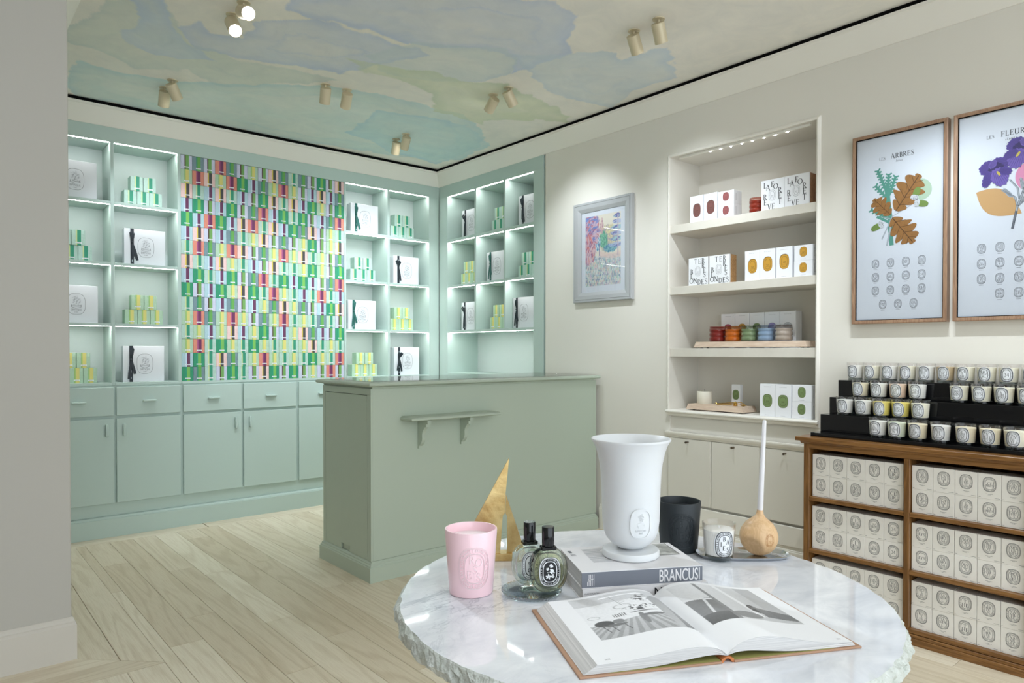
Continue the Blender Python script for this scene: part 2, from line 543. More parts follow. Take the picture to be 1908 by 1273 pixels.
GL = {
 'A': (_ln(0.08, 0.02, 0.37, 1, 0.06) + _ln(0.36, 1, 0.67, 0.02, 0.13) + _ln(0.18, 0.34, 0.56, 0.34, 0.05) + _sf(0.08, 0.025, 0.09) + _sf(0.67, 0.025), 0.78),
 'B': (_st(0.17) + _ar(0.26, 0.745, 0.22, 0.235, -90, 90) + _ar(0.26, 0.265, 0.29, 0.245, -90, 90), 0.62),
 'C': (_ar(0.42, 0.5, 0.38, 0.48, 42, 318) + _ln(0.72, 0.72, 0.72, 0.9, 0.05), 0.78),
 'D': (_st(0.17) + _ar(0.26, 0.5, 0.45, 0.475, -90, 90), 0.78),
 'E': (_st(0.17) + _ln(0.17, 0.975, 0.56, 0.975, 0.05) + _ln(0.17, 0.52, 0.46, 0.52, 0.05) + _ln(0.17, 0.025, 0.6, 0.025, 0.05) + _ln(0.55, 0.98, 0.55, 0.8, 0.05) + _ln(0.58, 0.02, 0.6, 0.2, 0.05) + _ln(0.46, 0.44, 0.46, 0.6, 0.04), 0.65),
 'F': (_st(0.17) + _ln(0.17, 0.975, 0.56, 0.975, 0.05) + _ln(0.17, 0.52, 0.46, 0.52, 0.05) + _ln(0.55, 0.98, 0.55, 0.8, 0.05) + _ln(0.46, 0.44, 0.46, 0.6, 0.04), 0.6),
 'G': (_ar(0.42, 0.5, 0.38, 0.48, 42, 318) + _ln(0.72, 0.72, 0.72, 0.9, 0.05) + _ln(0.7, 0.08, 0.7, 0.42, 0.12) + _sf(0.7, 0.42), 0.85),
 'H': (_st(0.17) + _st(0.68) + _ln(0.17, 0.5, 0.68, 0.5, 0.05), 0.85),
 'I': (_st(0.17), 0.34),
 'J': (_ln(0.25, 0.98, 0.25, 0.12, 0.13) + _sf(0.25, 0.975) + _ar(0.1, 0.1, 0.16, 0.18, -110, 0), 0.4),
 'L': (_st(0.17) + _ln(0.17, 0.025, 0.58, 0.025, 0.05) + _ln(0.57, 0.02, 0.59, 0.22, 0.05), 0.62),
 'M': (_ln(0.13, 0.02, 0.15, 0.98, 0.06) + _ln(0.16, 0.98, 0.46, 0.05, 0.12) + _ln(0.46, 0.05, 0.77, 0.98, 0.06) + _ln(0.8, 0.02, 0.8, 0.98, 0.13) + _sf(0.13, 0.025) + _sf(0.8, 0.025) + _sf(0.1, 0.975, 0.08) + _sf(0.84, 0.975, 0.08), 0.95),
 'N': (_ln(0.14, 0.02, 0.14, 0.98, 0.06) + _ln(0.14, 0.98, 0.7, 0.02, 0.13) + _ln(0.7, 0.02, 0.7, 0.98, 0.06) + _sf(0.14, 0.025) + _sf(0.1, 0.975) + _sf(0.7, 0.975), 0.84),
 'O': (_ar(0.43, 0.5, 0.38, 0.48, 0, 360, n=26), 0.86),
 'P': (_st(0.17) + _ar(0.26, 0.72, 0.27, 0.26, -90, 90), 0.6),
 'Q': (_ar(0.43, 0.5, 0.38, 0.48, 0, 360, n=26) + _ln(0.45, 0.05, 0.82, -0.2, 0.1), 0.86),
 'R': (_st(0.17) + _ar(0.26, 0.735, 0.26, 0.245, -90, 90) + _ln(0.34, 0.48, 0.64, 0.03, 0.12) + _sf(0.68, 0.025, 0.07), 0.72),
 'S': (_ar(0.3, 0.74, 0.2, 0.23, 30, 250, 0.08, 0.05) + _ln(0.17, 0.64, 0.47, 0.36, 0.13) + _ar(0.3, 0.26, 0.22, 0.24, -150, 70, 0.08, 0.05) + _ln(0.48, 0.76, 0.48, 0.92, 0.04) + _ln(0.1, 0.08, 0.1, 0.26, 0.04), 0.58),
 'T': (_ln(0.33, 0.02, 0.33, 0.98, 0.13) + _sf(0.33, 0.025) + _ln(0.04, 0.975, 0.62, 0.975, 0.05) + _ln(0.05, 0.98, 0.05, 0.8, 0.05) + _ln(0.61, 0.98, 0.61, 0.8, 0.05), 0.66),
 'U': (_ln(0.17, 0.28, 0.17, 0.98, 0.13) + _ln(0.66, 0.28, 0.66, 0.98, 0.06) + _ar(0.415, 0.3, 0.25, 0.28, 180, 360) + _sf(0.17, 0.975) + _sf(0.66, 0.975), 0.82),
 'V': (_ln(0.08, 0.98, 0.38, 0.02, 0.13) + _ln(0.38, 0.02, 0.66, 0.98, 0.06) + _sf(0.08, 0.975) + _sf(0.66, 0.975, 0.09), 0.74),
 'X': (_ln(0.08, 0.98, 0.66, 0.02, 0.13) + _ln(0.1, 0.02, 0.64, 0.98, 0.06) + _sf(0.1, 0.025, 0.09) + _sf(0.64, 0.975, 0.09), 0.74),
 'Y': (_ln(0.06, 0.98, 0.36, 0.48, 0.13) + _ln(0.66, 0.98, 0.36, 0.48, 0.06) + _ln(0.36, 0.48, 0.36, 0.02, 0.13) + _sf(0.36, 0.025) + _sf(0.08, 0.975, 0.09) + _sf(0.66, 0.975, 0.09), 0.72),
 '^': (_ln(0.08, 0.0, 0.25, 0.2, 0.06) + _ln(0.25, 0.2, 0.42, 0.0, 0.06), 0.5),
 '3': (_ar(0.26, 0.72, 0.2, 0.24, -70, 150, 0.1) + _ar(0.26, 0.27, 0.24, 0.26, -150, 80, 0.1), 0.55),
 '4': (_ln(0.42, 0, 0.42, 0.98, 0.12) + _ln(0.42, 0.98, 0.05, 0.3, 0.05) + _ln(0.05, 0.3, 0.58, 0.3, 0.05), 0.62),
 ' ': ([], 0.4),
}

class Art:
    """flat print made of polygons in a plane"""
    flip = False
    def __init__(self):
        self.p = []
    def ch(self, c, x, y, s, rot=0.0, sx=1.0):
        polys, w = GL[c]
        ca, sa = math.cos(rot), math.sin(rot)
        for q in polys:
            o = []
            for a, b in q:
                a, b = (a - w / 2) * s * sx, (b - 0.5) * s
                o.append((x + a * ca - b * sa, y + a * sa + b * ca))
            self.p.append(o)
        return w * s * sx
    def word(self, t, x, y, s, sx=1.0, gap=0.06):
        tot = sum(GL[c][1] + gap for c in t) * s * sx
        cx = x - tot / 2
        for c in t:
            w = (GL[c][1] + gap) * s * sx
            self.ch(c, cx + w / 2, y, s, 0, sx)
            cx += w
        return self
    def poly(self, pts):
        self.p.append(list(pts)); return self
    def rect(self, x0, x1, y0, y1):
        return self.poly([(x0, y0), (x1, y0), (x1, y1), (x0, y1)])
    def line(self, pts, w):
        for a, b in zip(pts, pts[1:]):
            self.p += _ln(a[0], a[1], b[0], b[1], w)
        return self
    def oval(self, cx, cy, w, h, n=40, p=2.7):
        return self.poly(oval_pts(cx, cy, w, h, n, p))
    def ring(self, cx, cy, w, h, t, n=44, p=2.7):
        o, i = oval_pts(cx, cy, w, h, n, p), oval_pts(cx, cy, w - 2 * t, h - 2 * t, n, p)
        for k in range(n):
            k2 = (k + 1) % n
            self.p.append([o[k], o[k2], i[k2], i[k]])
        return self
    def ticks(self, cx, cy, w, h, n, size, thick, rng):
        """ring of tiny lettering"""
        pts = oval_pts(cx, cy, w, h, n, 2.7)
        for k in range(n):
            x, y = pts[k]
            nx, ny = (x - cx), (y - cy)
            d = math.hypot(nx, ny) or 1
            if k % 9 == 8:
                continue
            s = size * (0.75 + 0.4 * rng.random())
            nx, ny = nx / d * s / 2, ny / d * s / 2
            self.p += _ln(x - nx, y - ny, x + nx, y + ny, thick)
            if k % 2:
                tx, ty = -ny * 0.9, nx * 0.9
                self.p += _ln(x - tx, y - ty, x + tx, y + ty, thick * 0.8)
        return self
    def to(self, fn, mb=None):
        mb = mb or MB()
        for i, q in enumerate(self.p):
            P = [Vector(fn(a, b)) for a, b in q]
            n = (P[1] - P[0]).cross(P[2] - P[0])
            if n.length > 1e-12:      # overlapping strokes lie a hair apart
                n = n.normalized() * ((i % 97) * 1.2e-6)
                if self.flip:
                    n = -n
                P = [p + n for p in P]
            mb.add([tuple(p) for p in P], [tuple(range(len(q)))])
        return mb

def oval_pts(cx, cy, w, h, n=40, p=2.7):
    out = []
    for k in range(n):
        a = 2 * math.pi * k / n
        c, s = math.cos(a), math.sin(a)
        out.append((cx + w / 2 * math.copysign(abs(c) ** (2 / p), c), cy + h / 2 * math.copysign(abs(s) ** (2 / p), s)))
    return out

def front(y, z0=0.0, x0=0.0):
    """print on a face that looks towards local -Y"""
    return lambda a, b: (x0 + a, y, z0 + b)
def on_drum(rad, z0, eps=0.0005, turn=0.0):
    """print wrapped round a drum of radius rad(z), centred on local -Y"""
    def fn(a, b):
        r = rad(z0 + b) + eps
        t = -math.pi / 2 + turn + a / r
        return (r * math.cos(t), r * math.sin(t), z0 + b)
    return fn

def seal(lines, w, h, rng, small=True, bold=1.0):
    """oval seal with rings, tiny lettering round the rim and a scattered word inside"""
    A = Art()
    A.ring(0, 0, w, h, 0.028 * w * bold)
    A.ring(0, 0, w * 0.90, h * 0.92, 0.014 * w)
    A.ring(0, 0, w * 0.66, h * 0.72, 0.022 * w * bold)
    if small:
        A.ticks(0, 0, w * 0.78, h * 0.82, 46, 0.06 * w, 0.014 * w, rng)
    n = len(lines)
    wid = max(sum(GL[c][1] + 0.06 for c in l) for l in lines)
    s = min(0.56 * w / wid, 0.56 * h / n, 0.26 * h)
    for i, l in enumerate(lines):
        y = (n - 1) / 2 * s * 1.04 - i * s * 1.04
        tot = sum(GL[c][1] + 0.06 for c in l) * s
        x = -tot / 2 + rng.uniform(-0.12, 0.12) * (0.56 * w - tot + 0.04 * w)
        for c in l:
            cw = (GL[c][1] + 0.06) * s
            A.ch(c, x + cw / 2, y + rng.uniform(-0.08, 0.08) * s, s * 0.98, rng.uniform(-0.08, 0.08))
            x += cw
    return A

def fbm(x, y, seed=0, oct=4):
    """value noise in numpy, 0..1"""
    x = np.asarray(x, float); y = np.asarray(y, float)
    tot, amp, s = 0, 1.0, 0
    for o in range(oct):
        xi, yi = np.floor(x).astype(int), np.floor(y).astype(int)
        xf, yf = x - xi, y - yi
        xf, yf = xf * xf * (3 - 2 * xf), yf * yf * (3 - 2 * yf)
        def hsh(a, b):
            v = np.sin(a * 127.1 + b * 311.7 + seed * 74.7 + o * 19.3) * 43758.5453
            return v - np.floor(v)
        v = (hsh(xi, yi) * (1 - xf) + hsh(xi + 1, yi) * xf) * (1 - yf) + (hsh(xi, yi + 1) * (1 - xf) + hsh(xi + 1, yi + 1) * xf) * yf
        tot = tot + v * amp; s += amp; amp *= 0.5; x = x * 2.03 + 3.1; y = y * 2.03 + 1.7
    return tot / s

def lin(c):
    c = np.asarray(c, float) / 255
    return np.where(c <= 0.04045, c / 12.92, ((c + 0.055) / 1.055) ** 2.4)

def colour_grid(nu, nv, fn, colfn):
    """grid of nu x nv points; fn(u, v) arrays -> x, y, z arrays; colfn(u, v) -> (N, 3) in sRGB 0..255"""
    u, v = np.meshgrid(np.linspace(0, 1, nu), np.linspace(0, 1, nv))
    u, v = u.ravel(), v.ravel()
    x, y, z = fn(u, v)
    vs = np.stack([x, y, z], 1).tolist()
    fs = [(j * nu + i, j * nu + i + 1, (j + 1) * nu + i + 1, (j + 1) * nu + i) for j in range(nv - 1) for i in range(nu - 1)]
    me = bpy.data.meshes.new('print')
    me.from_pydata(vs, [], fs)
    at = me.color_attributes.new('Col', 'FLOAT_COLOR', 'POINT')
    c = np.ones((len(vs), 4)); c[:, :3] = lin(np.clip(colfn(u, v), 0, 255))
    at.data.foreach_set('color', c.astype(np.float32).ravel())
    return me

# ================================================================== THE ROOM
XW, YW = 3.655, 5.333         # white wall on the right, face of the mint joinery at the back

# floor of limed oak planks, each a piece of the floor
floor = MB().box(-2.6, 4.1, -2.7, 5.8, -0.05, -0.012).build('floor', 'floor_bed', kind='structure')
def plank(x0, x1, y0, y1, m='plank_y'):
    g = 0.0007
    MB().box(x0 + g, x1 - g, y0 + g, y1 - g, -0.012, 0.0, 0.0008).build('plank', m, floor)
edges = [0.787 + 0.1365 * k for k in range(0, 22)]
known = {0: [4.594, 3.157, 1.9], 1: [3.45, 1.8], 2: [4.25, 2.6], 3: [4.065, 3.16, 2.0], 4: [4.9, 2.828], 5: [4.1, 2.3], 6: [3.42, 2.2]}
prng = random.Random(3)
def column(x0, x1, y0, y1, joints=None):
    if joints is None:
        joints, y = [], y0 + prng.uniform(0.4, 1.5)
        while y < y1 - 0.3:
            joints.append(y); y += prng.uniform(1.0, 1.7)
    ys = [y0] + sorted(j for j in joints if y0 + 0.1 < j < y1 - 0.1) + [y1]
    for a, b in zip(ys, ys[1:]):
        plank(x0, x1, a, b)
for k in range(len(edges) - 1):
    if edges[k] < 3.65:
        j = known.get(k)
        column(edges[k], min(edges[k + 1], 3.655), -1.3, 5.16, (j + [0.5 + 0.13 * (k % 4), -0.6]) if j else None)
column(0.735, 0.787, -1.3, 5.16, [4.068, 2.5, 0.9])
for k in range(1, 8):
    column(0.735 - 0.1365 * k, 0.735 - 0.1365 * (k - 1), -1.3, 3.018)
for x in (0.455, 1.55, 2.6):
    plank(x, min(x + 1.09, 3.655), 5.161, 5.31, 'plank_x')
def mitre(pts, m):
    MB().prism(pts, lambda a, b: (a, b, 0.0), lambda a, b: (a, b, -0.012)).build('plank', m, floor)
g = 0.0008
mitre([(0.602 + g, 3.154), (0.735 - g, 3.021 + g), (0.735 - g, 5.16 - g), (0.602 + g, 5.16 - g)], 'plank_y')
mitre([(0.469, 3.287), (0.600, 3.156), (0.600, 5.16 - g), (0.469, 5.16 - g)], 'plank_y')
mitre([(-0.7, 3.0195), (0.734, 3.0195), (0.600, 3.153), (-0.7, 3.153)], 'plank_x')
mitre([(-0.7, 3.1545), (0.599, 3.1545), (0.467, 3.2865), (-0.7, 3.2865)], 'plank_x')

# walls
w = MB()
w.box(XW, 4.06, -2.7, 1.775, 0, 2.93)
w.box(XW, 4.06, 2.732, 3.90, 0, 2.93)
w.box(XW, 4.06, 1.775, 2.732, 2.49, 2.93)
w.box(XW + 0.012, 4.06, 1.775, 2.732, 0, 0.858)
w.box(XW + 0.31, 4.06, 1.775, 2.732, 0.858, 2.49)
w.box(4.06, 4.10, 3.90, 5.8, 0, 2.93)
w.build('wall_right', 'white_wall', kind='structure')
MB().box(0.455, 4.06, 5.72, 5.8, 0, 2.93).build('wall_back', 'white_wall', kind='structure')
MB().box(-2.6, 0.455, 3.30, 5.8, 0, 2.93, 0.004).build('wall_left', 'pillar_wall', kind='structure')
MB().box(-2.7, -2.6, -2.7, 5.8, 0, 2.93).build('wall_side', 'pillar_wall', kind='structure')

# ceiling slab and the watercolour mural painted on its panel
ceiling = MB().box(-2.7, 4.1, -2.7, 5.8, 2.912, 2.96).build('ceiling', 'white_trim', kind='structure')
MURAL = [
    ((214, 222, 212), 0.7, 'greygreen'), ((206, 218, 232), 0.75, 'left'), ((204, 214, 230), 0.75, 'peri'), ((206, 216, 232), 0.8, 'blue'),
    ((210, 222, 228), 0.75, 'right'), ((212, 222, 222), 0.7, 'mid'), ((206, 226, 222), 0.8, 'wash'), ((216, 222, 190), 0.8, 'olive'), ((198, 224, 226), 0.8, 'teal')]
POLY = {
    'wash': [(0.69, 5.01), (0.70, 4.64), (0.92, 4.65), (1.20, 4.57), (1.48, 4.34), (1.71, 4.25), (1.96, 4.04), (2.31, 3.98), (2.61, 3.92), (2.92, 3.93), (3.33, 4.22), (3.45, 4.49), (3.42, 5.03), (2.46, 5.24), (1.28, 5.28), (0.73, 5.30)],
    'greygreen': [(0.56, 4.35), (0.62, 4.07), (0.68, 3.77), (0.85, 3.60), (1.00, 3.82), (1.07, 3.97), (1.40, 4.04), (1.71, 3.93), (1.98, 3.91), (1.80, 4.14), (1.60, 4.31), (1.39, 4.47), (1.20, 4.36), (0.95, 4.52), (0.72, 4.43)],
    'peri': [(1.01, 3.85), (1.09, 3.99), (1.17, 4.05), (1.39, 4.00), (1.69, 3.89), (1.93, 3.82), (2.01, 3.58), (2.15, 3.29), (2.02, 3.24), (1.81, 3.23), (1.55, 3.31), (1.34, 3.46), (1.32, 3.71), (1.17, 3.77), (1.07, 3.69)],
    'blue': [(1.38, 3.18), (1.40, 3.30), (1.55, 3.31), (1.79, 3.19), (2.11, 3.17), (2.28, 3.02), (2.53, 2.99), (2.71, 3.18), (2.69, 2.94), (2.77, 2.76), (2.57, 2.57), (2.47, 2.42), (2.28, 2.38), (1.97, 2.52), (1.59, 2.84)],
    'right': [(2.50, 2.96), (2.73, 2.81), (2.87, 2.58), (2.94, 2.56), (3.03, 2.63), (3.07, 2.48), (3.11, 2.32), (3.19, 2.34), (3.47, 2.59), (3.45, 2.83), (3.58, 3.16), (3.22, 3.27), (2.88, 3.15)],
    'mid': [(1.89, 3.48), (1.97, 3.16), (2.20, 3.05), (2.44, 2.93), (2.57, 3.00), (2.70, 3.19), (2.63, 3.36), (2.38, 3.57), (2.13, 3.67)],
    'olive': [(1.85, 3.60), (2.06, 3.55), (2.29, 3.45), (2.55, 3.42), (2.76, 3.32), (3.06, 3.35), (3.53, 3.43), (3.58, 3.57), (3.35, 3.67), (3.35, 3.76), (3.09, 3.95), (3.15, 4.04), (2.94, 4.01), (2.72, 3.96), (2.47, 3.72), (2.23, 3.70), (2.02, 3.72)],
    'teal': [(2.43, 4.82), (2.38, 4.25), (2.72, 4.10), (3.06, 4.11), (3.25, 4.20), (3.50, 4.39), (3.51, 4.79), (3.47, 5.12), (3.03, 5.04)],
    'left': [(0.62, 3.67), (0.77, 3.66), (0.83, 3.86), (0.80, 4.07), (0.87, 4.22), (1.11, 4.22), (1.28, 4.12), (1.05, 3.98), (0.90, 3.69), (0.85, 3.41)],
}
def inside_dist(px, py, poly):
    """signed distance (positive inside) to a polygon"""
    d = np.full(px.shape, 1e9); ins = np.zeros(px.shape, bool)
    n = len(poly)
    for i in range(n):
        (ax, ay), (bx, by) = poly[i], poly[(i + 1) % n]
        ex, ey = bx - ax, by - ay
        t = np.clip(((px - ax) * ex + (py - ay) * ey) / (ex * ex + ey * ey + 1e-12), 0, 1)
        d = np.minimum(d, np.hypot(px - ax - t * ex, py - ay - t * ey))
        c = ((ay > py) != (by > py)) & (px < (bx - ax) * (py - ay) / (by - ay + 1e-12) + ax)
        ins ^= c
    return np.where(ins, d, -d)
MX0, MX1, MY0, MY1 = 0.577, 3.585, 1.2, 5.265
def mural_col(u, v):
    x, y = MX0 + u * (MX1 - MX0), MY0 + v * (MY1 - MY0)
    wx = x + 0.16 * (fbm(x * 4, y * 4, 1) - 0.5) + 0.05 * (fbm(x * 17, y * 17, 2) - 0.5)
    wy = y + 0.16 * (fbm(x * 4, y * 4, 3) - 0.5) + 0.05 * (fbm(x * 17, y * 17, 4) - 0.5)
    c = np.tile(np.array([240, 236, 227.0]), (len(u), 1))
    c += (fbm(x * 2.2, y * 2.2, 11)[:, None] - 0.5) * 10
    for k, (col, op, name) in enumerate(MURAL):
        d = inside_dist(wx, wy, POLY[name])
        a = np.clip(d / 0.012 + 0.5, 0, 1) * op
        body = 0.55 + 0.6 * (fbm(x * 3.2, y * 6.5, 20 + k) - 0.2)
        edge = np.clip(1 - d / (0.03 + 0.11 * fbm(x * 5, y * 5, 40 + k)), 0, 1) * np.clip(fbm(x * 2.5, y * 2.5, 60 + k) * 2.2 - 0.4, 0, 1)
        aa = a * np.clip(body, 0.15, 1)
        q = 0.17 + 0.10 * (fbm(x * 3.5, y * 3.5, 80 + k) - 0.5)
        edge = np.maximum(edge, 0.55 * np.clip(1 - np.abs(d - q) / 0.03, 0, 1) * (d > q - 0.004) * np.clip(fbm(x * 2, y * 2, 90 + k) * 3 - 1.2, 0, 1))
        aa = aa * (1 - 0.35 * np.clip((d - q) / 0.05, 0, 1) * np.clip(fbm(x * 1.7, y * 1.7, 95 + k) * 2 - 0.5, 0, 1))
        c = c * (1 - aa[:, None]) + np.array(col, float) * aa[:, None]
        dark = np.array(col, float) * np.array([0.93, 0.95, 0.99])
        ee = a * edge * 0.75
        c = c * (1 - ee[:, None]) + dark * ee[:, None]
    return c
me = colour_grid(300, 400, lambda u, v: (MX0 + u * (MX1 - MX0), MY0 + v * (MY1 - MY0), np.full(len(u), CEIL)), mural_col)
me.materials.append(MATS['mural'])
put('mural', me, ceiling)
MB().box(-2.6, 3.585, -2.6, 1.2, CEIL, 2.912).box(-2.6, 0.577, 1.2, 3.3, CEIL, 2.912).build('plain_panel', 'white_trim', ceiling)

# cornice; solid black strips put the shadow gap's darkness into colour above it
def run_x(prof, x0, x1, yface, m, name, mit1=False):
    b = MB()
    b.prism(prof, lambda d, z: (x0, yface - d, z), lambda d, z: ((x1 - d) if mit1 else x1, yface - d, z))
    return b.build(name, m, kind='structure')
def run_y(prof, y0, y1, xface, m, name, mit1=False):
    b = MB()
    b.prism(prof, lambda d, z: (xface - d, y0, z), lambda d, z: (xface - d, (y1 - d) if mit1 else y1, z))
    return b.build(name, m, kind='structure')
CORN = [(-0.02, 2.766), (0.004, 2.766), (0.008, 2.771), (0.066, 2.868), (0.075, 2.872), (0.075, 2.887), (-0.02, 2.887)]
run_x(CORN, 0.455, 3.65, YW, 'white_trim', 'trim_1', True)
run_y(CORN, -2.6, YW, 3.65, 'white_trim', 'trim_2', True)
MB().box(0.455, 3.6, YW - 0.066, YW, 2.8875, 2.9095).build('gap_shade_1', 'black_gap', kind='structure')
MB().box(3.65 - 0.066, 3.66, -2.6, YW - 0.066, 2.8875, 2.9095).build('gap_shade_2', 'black_gap', kind='structure')
MB().prism([(0.4551, 2.80), (0.47, 2.80), (0.577, 2.895), (0.577, 2.9095), (0.4551, 2.9095)], lambda a, b: (a, 3.30, b), lambda a, b: (a, YW - 0.08, b)).build('trim_5', 'white_trim', kind='structure')

# baseboards
BASE = [(0, 0), (0.016, 0), (0.016, 0.142), (0.013, 0.147), (0.013, 0.152), (0.0095, 0.155), (0.008, 0.164), (0.003, 0.172), (0, 0.173)]
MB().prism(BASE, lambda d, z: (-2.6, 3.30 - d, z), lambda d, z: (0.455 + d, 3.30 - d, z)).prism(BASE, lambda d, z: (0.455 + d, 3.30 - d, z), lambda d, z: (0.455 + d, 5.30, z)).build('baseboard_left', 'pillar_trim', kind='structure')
b = MB()
b.prism(BASE, lambda d, z: (XW - d, -2.6, z), lambda d, z: (XW - d, 3.33, z))
b.build('baseboard_right', 'white_trim', kind='structure')

# ================================================================== MINT JOINERY ON THE BACK WALL
run_x([(-0.02, 2.668), (0, 2.668), (0, 2.7659), (-0.02, 2.7659)], 0.455, 3.65, YW, 'mint', 'trim_6')
run_y([(-0.02, 2.662), (0, 2.662), (0, 2.7659), (-0.02, 2.7659)], 3.92, YW - 0.001, 3.65, 'mint', 'trim_7')
YB = YW + 0.275               # back of the cubbies
ZR = [(1.04, 1.424), (1.443, 1.838), (1.857, 2.250), (2.270, 2.668)]   # clear heights, bottom row first
def cubby_bay(name, label, cols, stiles):
    t = thing(name, label, 'shelving', ((cols[0][0] + cols[-1][1]) / 2, YW, 1.02))
    o = Vector(t.location)
    def part(n, b, m='mint', sm=None):
        ob = b.build(n, m, t, sm)
        ob.location = -o
        return ob
    for x0, x1 in stiles:
        part('upright', MB().box(x0, x1, YW, YB, 1.021, 2.668, 0.0015))
    part('back_panel', MB().box(stiles[0][0], stiles[-1][1], YB, YB + 0.012, 1.021, 2.668), 'mint_inside')
    for x0, x1 in cols:
        part('shelf', MB().box(x0, x1, YW - 0.004, YB, 1.021, 1.04, 0.001))
        for (a0, a1), (b0, b1) in zip(ZR, ZR[1:]):
            part('shelf', MB().box(x0, x1, YW + 0.003, YB, a1, b0, 0.001))
        part('top_panel', MB().box(x0, x1, YW + 0.021, YB, 2.668, 2.682))
        for a0, a1 in ZR:
            ob = MB().box(x0 + 0.006, x1 - 0.006, YW + 0.012, YW + 0.026, a1 - 0.0014, a1 - 0.0002).build('led_strip', 'led', t)
            ob.location = -o
    return t
cubby_bay('cubby_shelving', 'mint cubby shelving with lit shelves beside the white pillar', [(0.574, 0.976), (0.998, 1.398)], [(0.456, 0.574), (0.976, 0.998), (1.398, 1.420)])
cubby_bay('cubby_shelving', 'mint cubby shelving with lit shelves between box wall and room corner', [(2.711, 3.108), (3.131, 3.540)], [(2.694, 2.711), (3.108, 3.131), (3.540, 3.649)])
t = thing('display_bay', 'shallow mint bay that holds the wall of coloured boxes', 'shelving', (2.057, YW, 1.02))
o_ = Vector(t.location)
for n, bb in (('back_panel', MB().box(1.4205, 2.6935, YW + 0.1, YW + 0.112, 1.021, 2.668)), ('shelf', MB().box(1.4205, 2.6935, YW - 0.004, YW + 0.1, 1.021, 1.039, 0.001))):
    ob = bb.build(n, 'mint', t); ob.location = -o_

# return bay on the right-hand wall
t = thing('cubby_shelving', 'narrow mint cubby shelving on right wall with wide empty bottom bay', 'shelving', (3.65, 4.62, 0.9))
o_ = Vector(t.location)
XB = 3.65 + 0.35
ZQ = [(1.06, 1.422), (1.444, 1.832), (1.852, 2.245), (2.270, 2.662)]
YC = [(4.033, 4.378), (4.400, 4.772), (4.796, 5.200)]
def rp(n, b, m='mint'):
    ob = b.build(n, m, t); ob.location = -o_; return ob
rp('upright', MB().box(3.65, XB, 3.92, 4.033, 0.02, 2.662, 0.0015))
rp('upright', MB().box(3.65, XB, 5.200, YW - 0.001, 0.02, 2.662, 0.0015))
for y0, y1 in ((4.378, 4.400), (4.772, 4.796)):
    rp('upright', MB().box(3.652, XB, y0, y1, 1.444, 2.662, 0.001))
rp('back_panel', MB().box(XB, XB + 0.012, 3.92, YW, 0.02, 2.68), 'mint_inside')
rp('top_panel', MB().box(3.671, XB, 4.033, 5.200, 2.662, 2.68))
rp('lower_panel', MB().box(3.655, 3.675, 4.033, 5.200, 0.02, 1.04))
rp('shelf', MB().box(3.652, XB, 4.033, 5.200, 1.04, 1.06, 0.001))
rp('shelf', MB().box(3.652, XB, 4.033, 5.200, 1.422, 1.444, 0.001))
for y0, y1 in YC:
    rp('shelf', MB().box(3.653, XB, y0, y1, 1.832, 1.852, 0.001))
    rp('shelf', MB().box(3.653, XB, y0, y1, 2.245, 2.270, 0.001))
    for a0, a1 in ZQ[1:]:
        rp('led_strip', MB().box(3.662, 3.676, y0 + 0.006, y1 - 0.006, a1 - 0.0014, a1 - 0.0002), 'led')
rp('led_strip', MB().box(3.662, 3.676, 4.04, 5.194, 1.4206, 1.4218), 'led')

# base cabinets, continuous ledge and plinth
names = ['first mint base cabinet, half hidden by the white pillar', 'mint base cabinet with drawer under the left cubbies, second from pillar',
         'third mint base cabinet from pillar, handle near its right edge', 'fourth mint base cabinet from pillar, below the box wall',
         'fifth mint base cabinet, cut off by the counter']
CX = [(0.575, 0.985), (1.000, 1.405), (1.426, 1.837), (1.853, 2.266), (2.287, 2.697)]
MB().box(2.7055, 3.649, YW, YW + 0.30, 0.14, 1.019).build('base_block', 'mint', kind='structure')  # plain block in place of two unseen base cabinets
for i, (x0, x1) in enumerate(CX):
    t = thing('base_cabinet', names[i], 'cabinet', ((x0 + x1) / 2, YW, 0.14), group='mint base cabinets along the back wall')
    c = (x0 + x1) / 2
    wv = (x1 - x0) / 2
    bx0 = (0.456 if i == 0 else (CX[i - 1][1] + x0) / 2) - c
    bx1 = (2.705 if i == 4 else (CX[i + 1][0] + x1) / 2) - c
    MB().box(bx0, bx1, 0, 0.30, 0.0, 0.879).build('carcass', 'mint', t)
    d = MB().box(-wv, wv, -0.02, -0.0003, 0.678, 0.870, 0.002).build('drawer', 'mint', t)
    MB().box(-0.041, 0.041, -0.046, -0.0203, 0.766, 0.779, 0.003).build('handle', 'mint', d, 40)
    d = MB().box(-wv, wv, -0.02, -0.0003, 0.085, 0.658, 0.002).build('door', 'mint', t)
    hx = (wv - 0.045) if i % 2 == 0 else (-wv + 0.045)
    MB().box(hx - 0.0085, hx + 0.0085, -0.046, -0.0203, 0.538, 0.621, 0.003).build('handle', 'mint', d, 40)
MB().box(0.456, 3.649, YW - 0.004, YW + 0.33, 1.0195, 1.0205).build('trim_8', 'mint', kind='structure')
PL = [(-0.02, 0), (0.033, 0), (0.033, 0.122), (0.028, 0.124), (0.028, 0.128), (0.022, 0.136), (0.008, 0.1385), (-0.02, 0.1395)]
run_x(PL, 0.456, 3.649, YW, 'mint', 'baseboard_back')

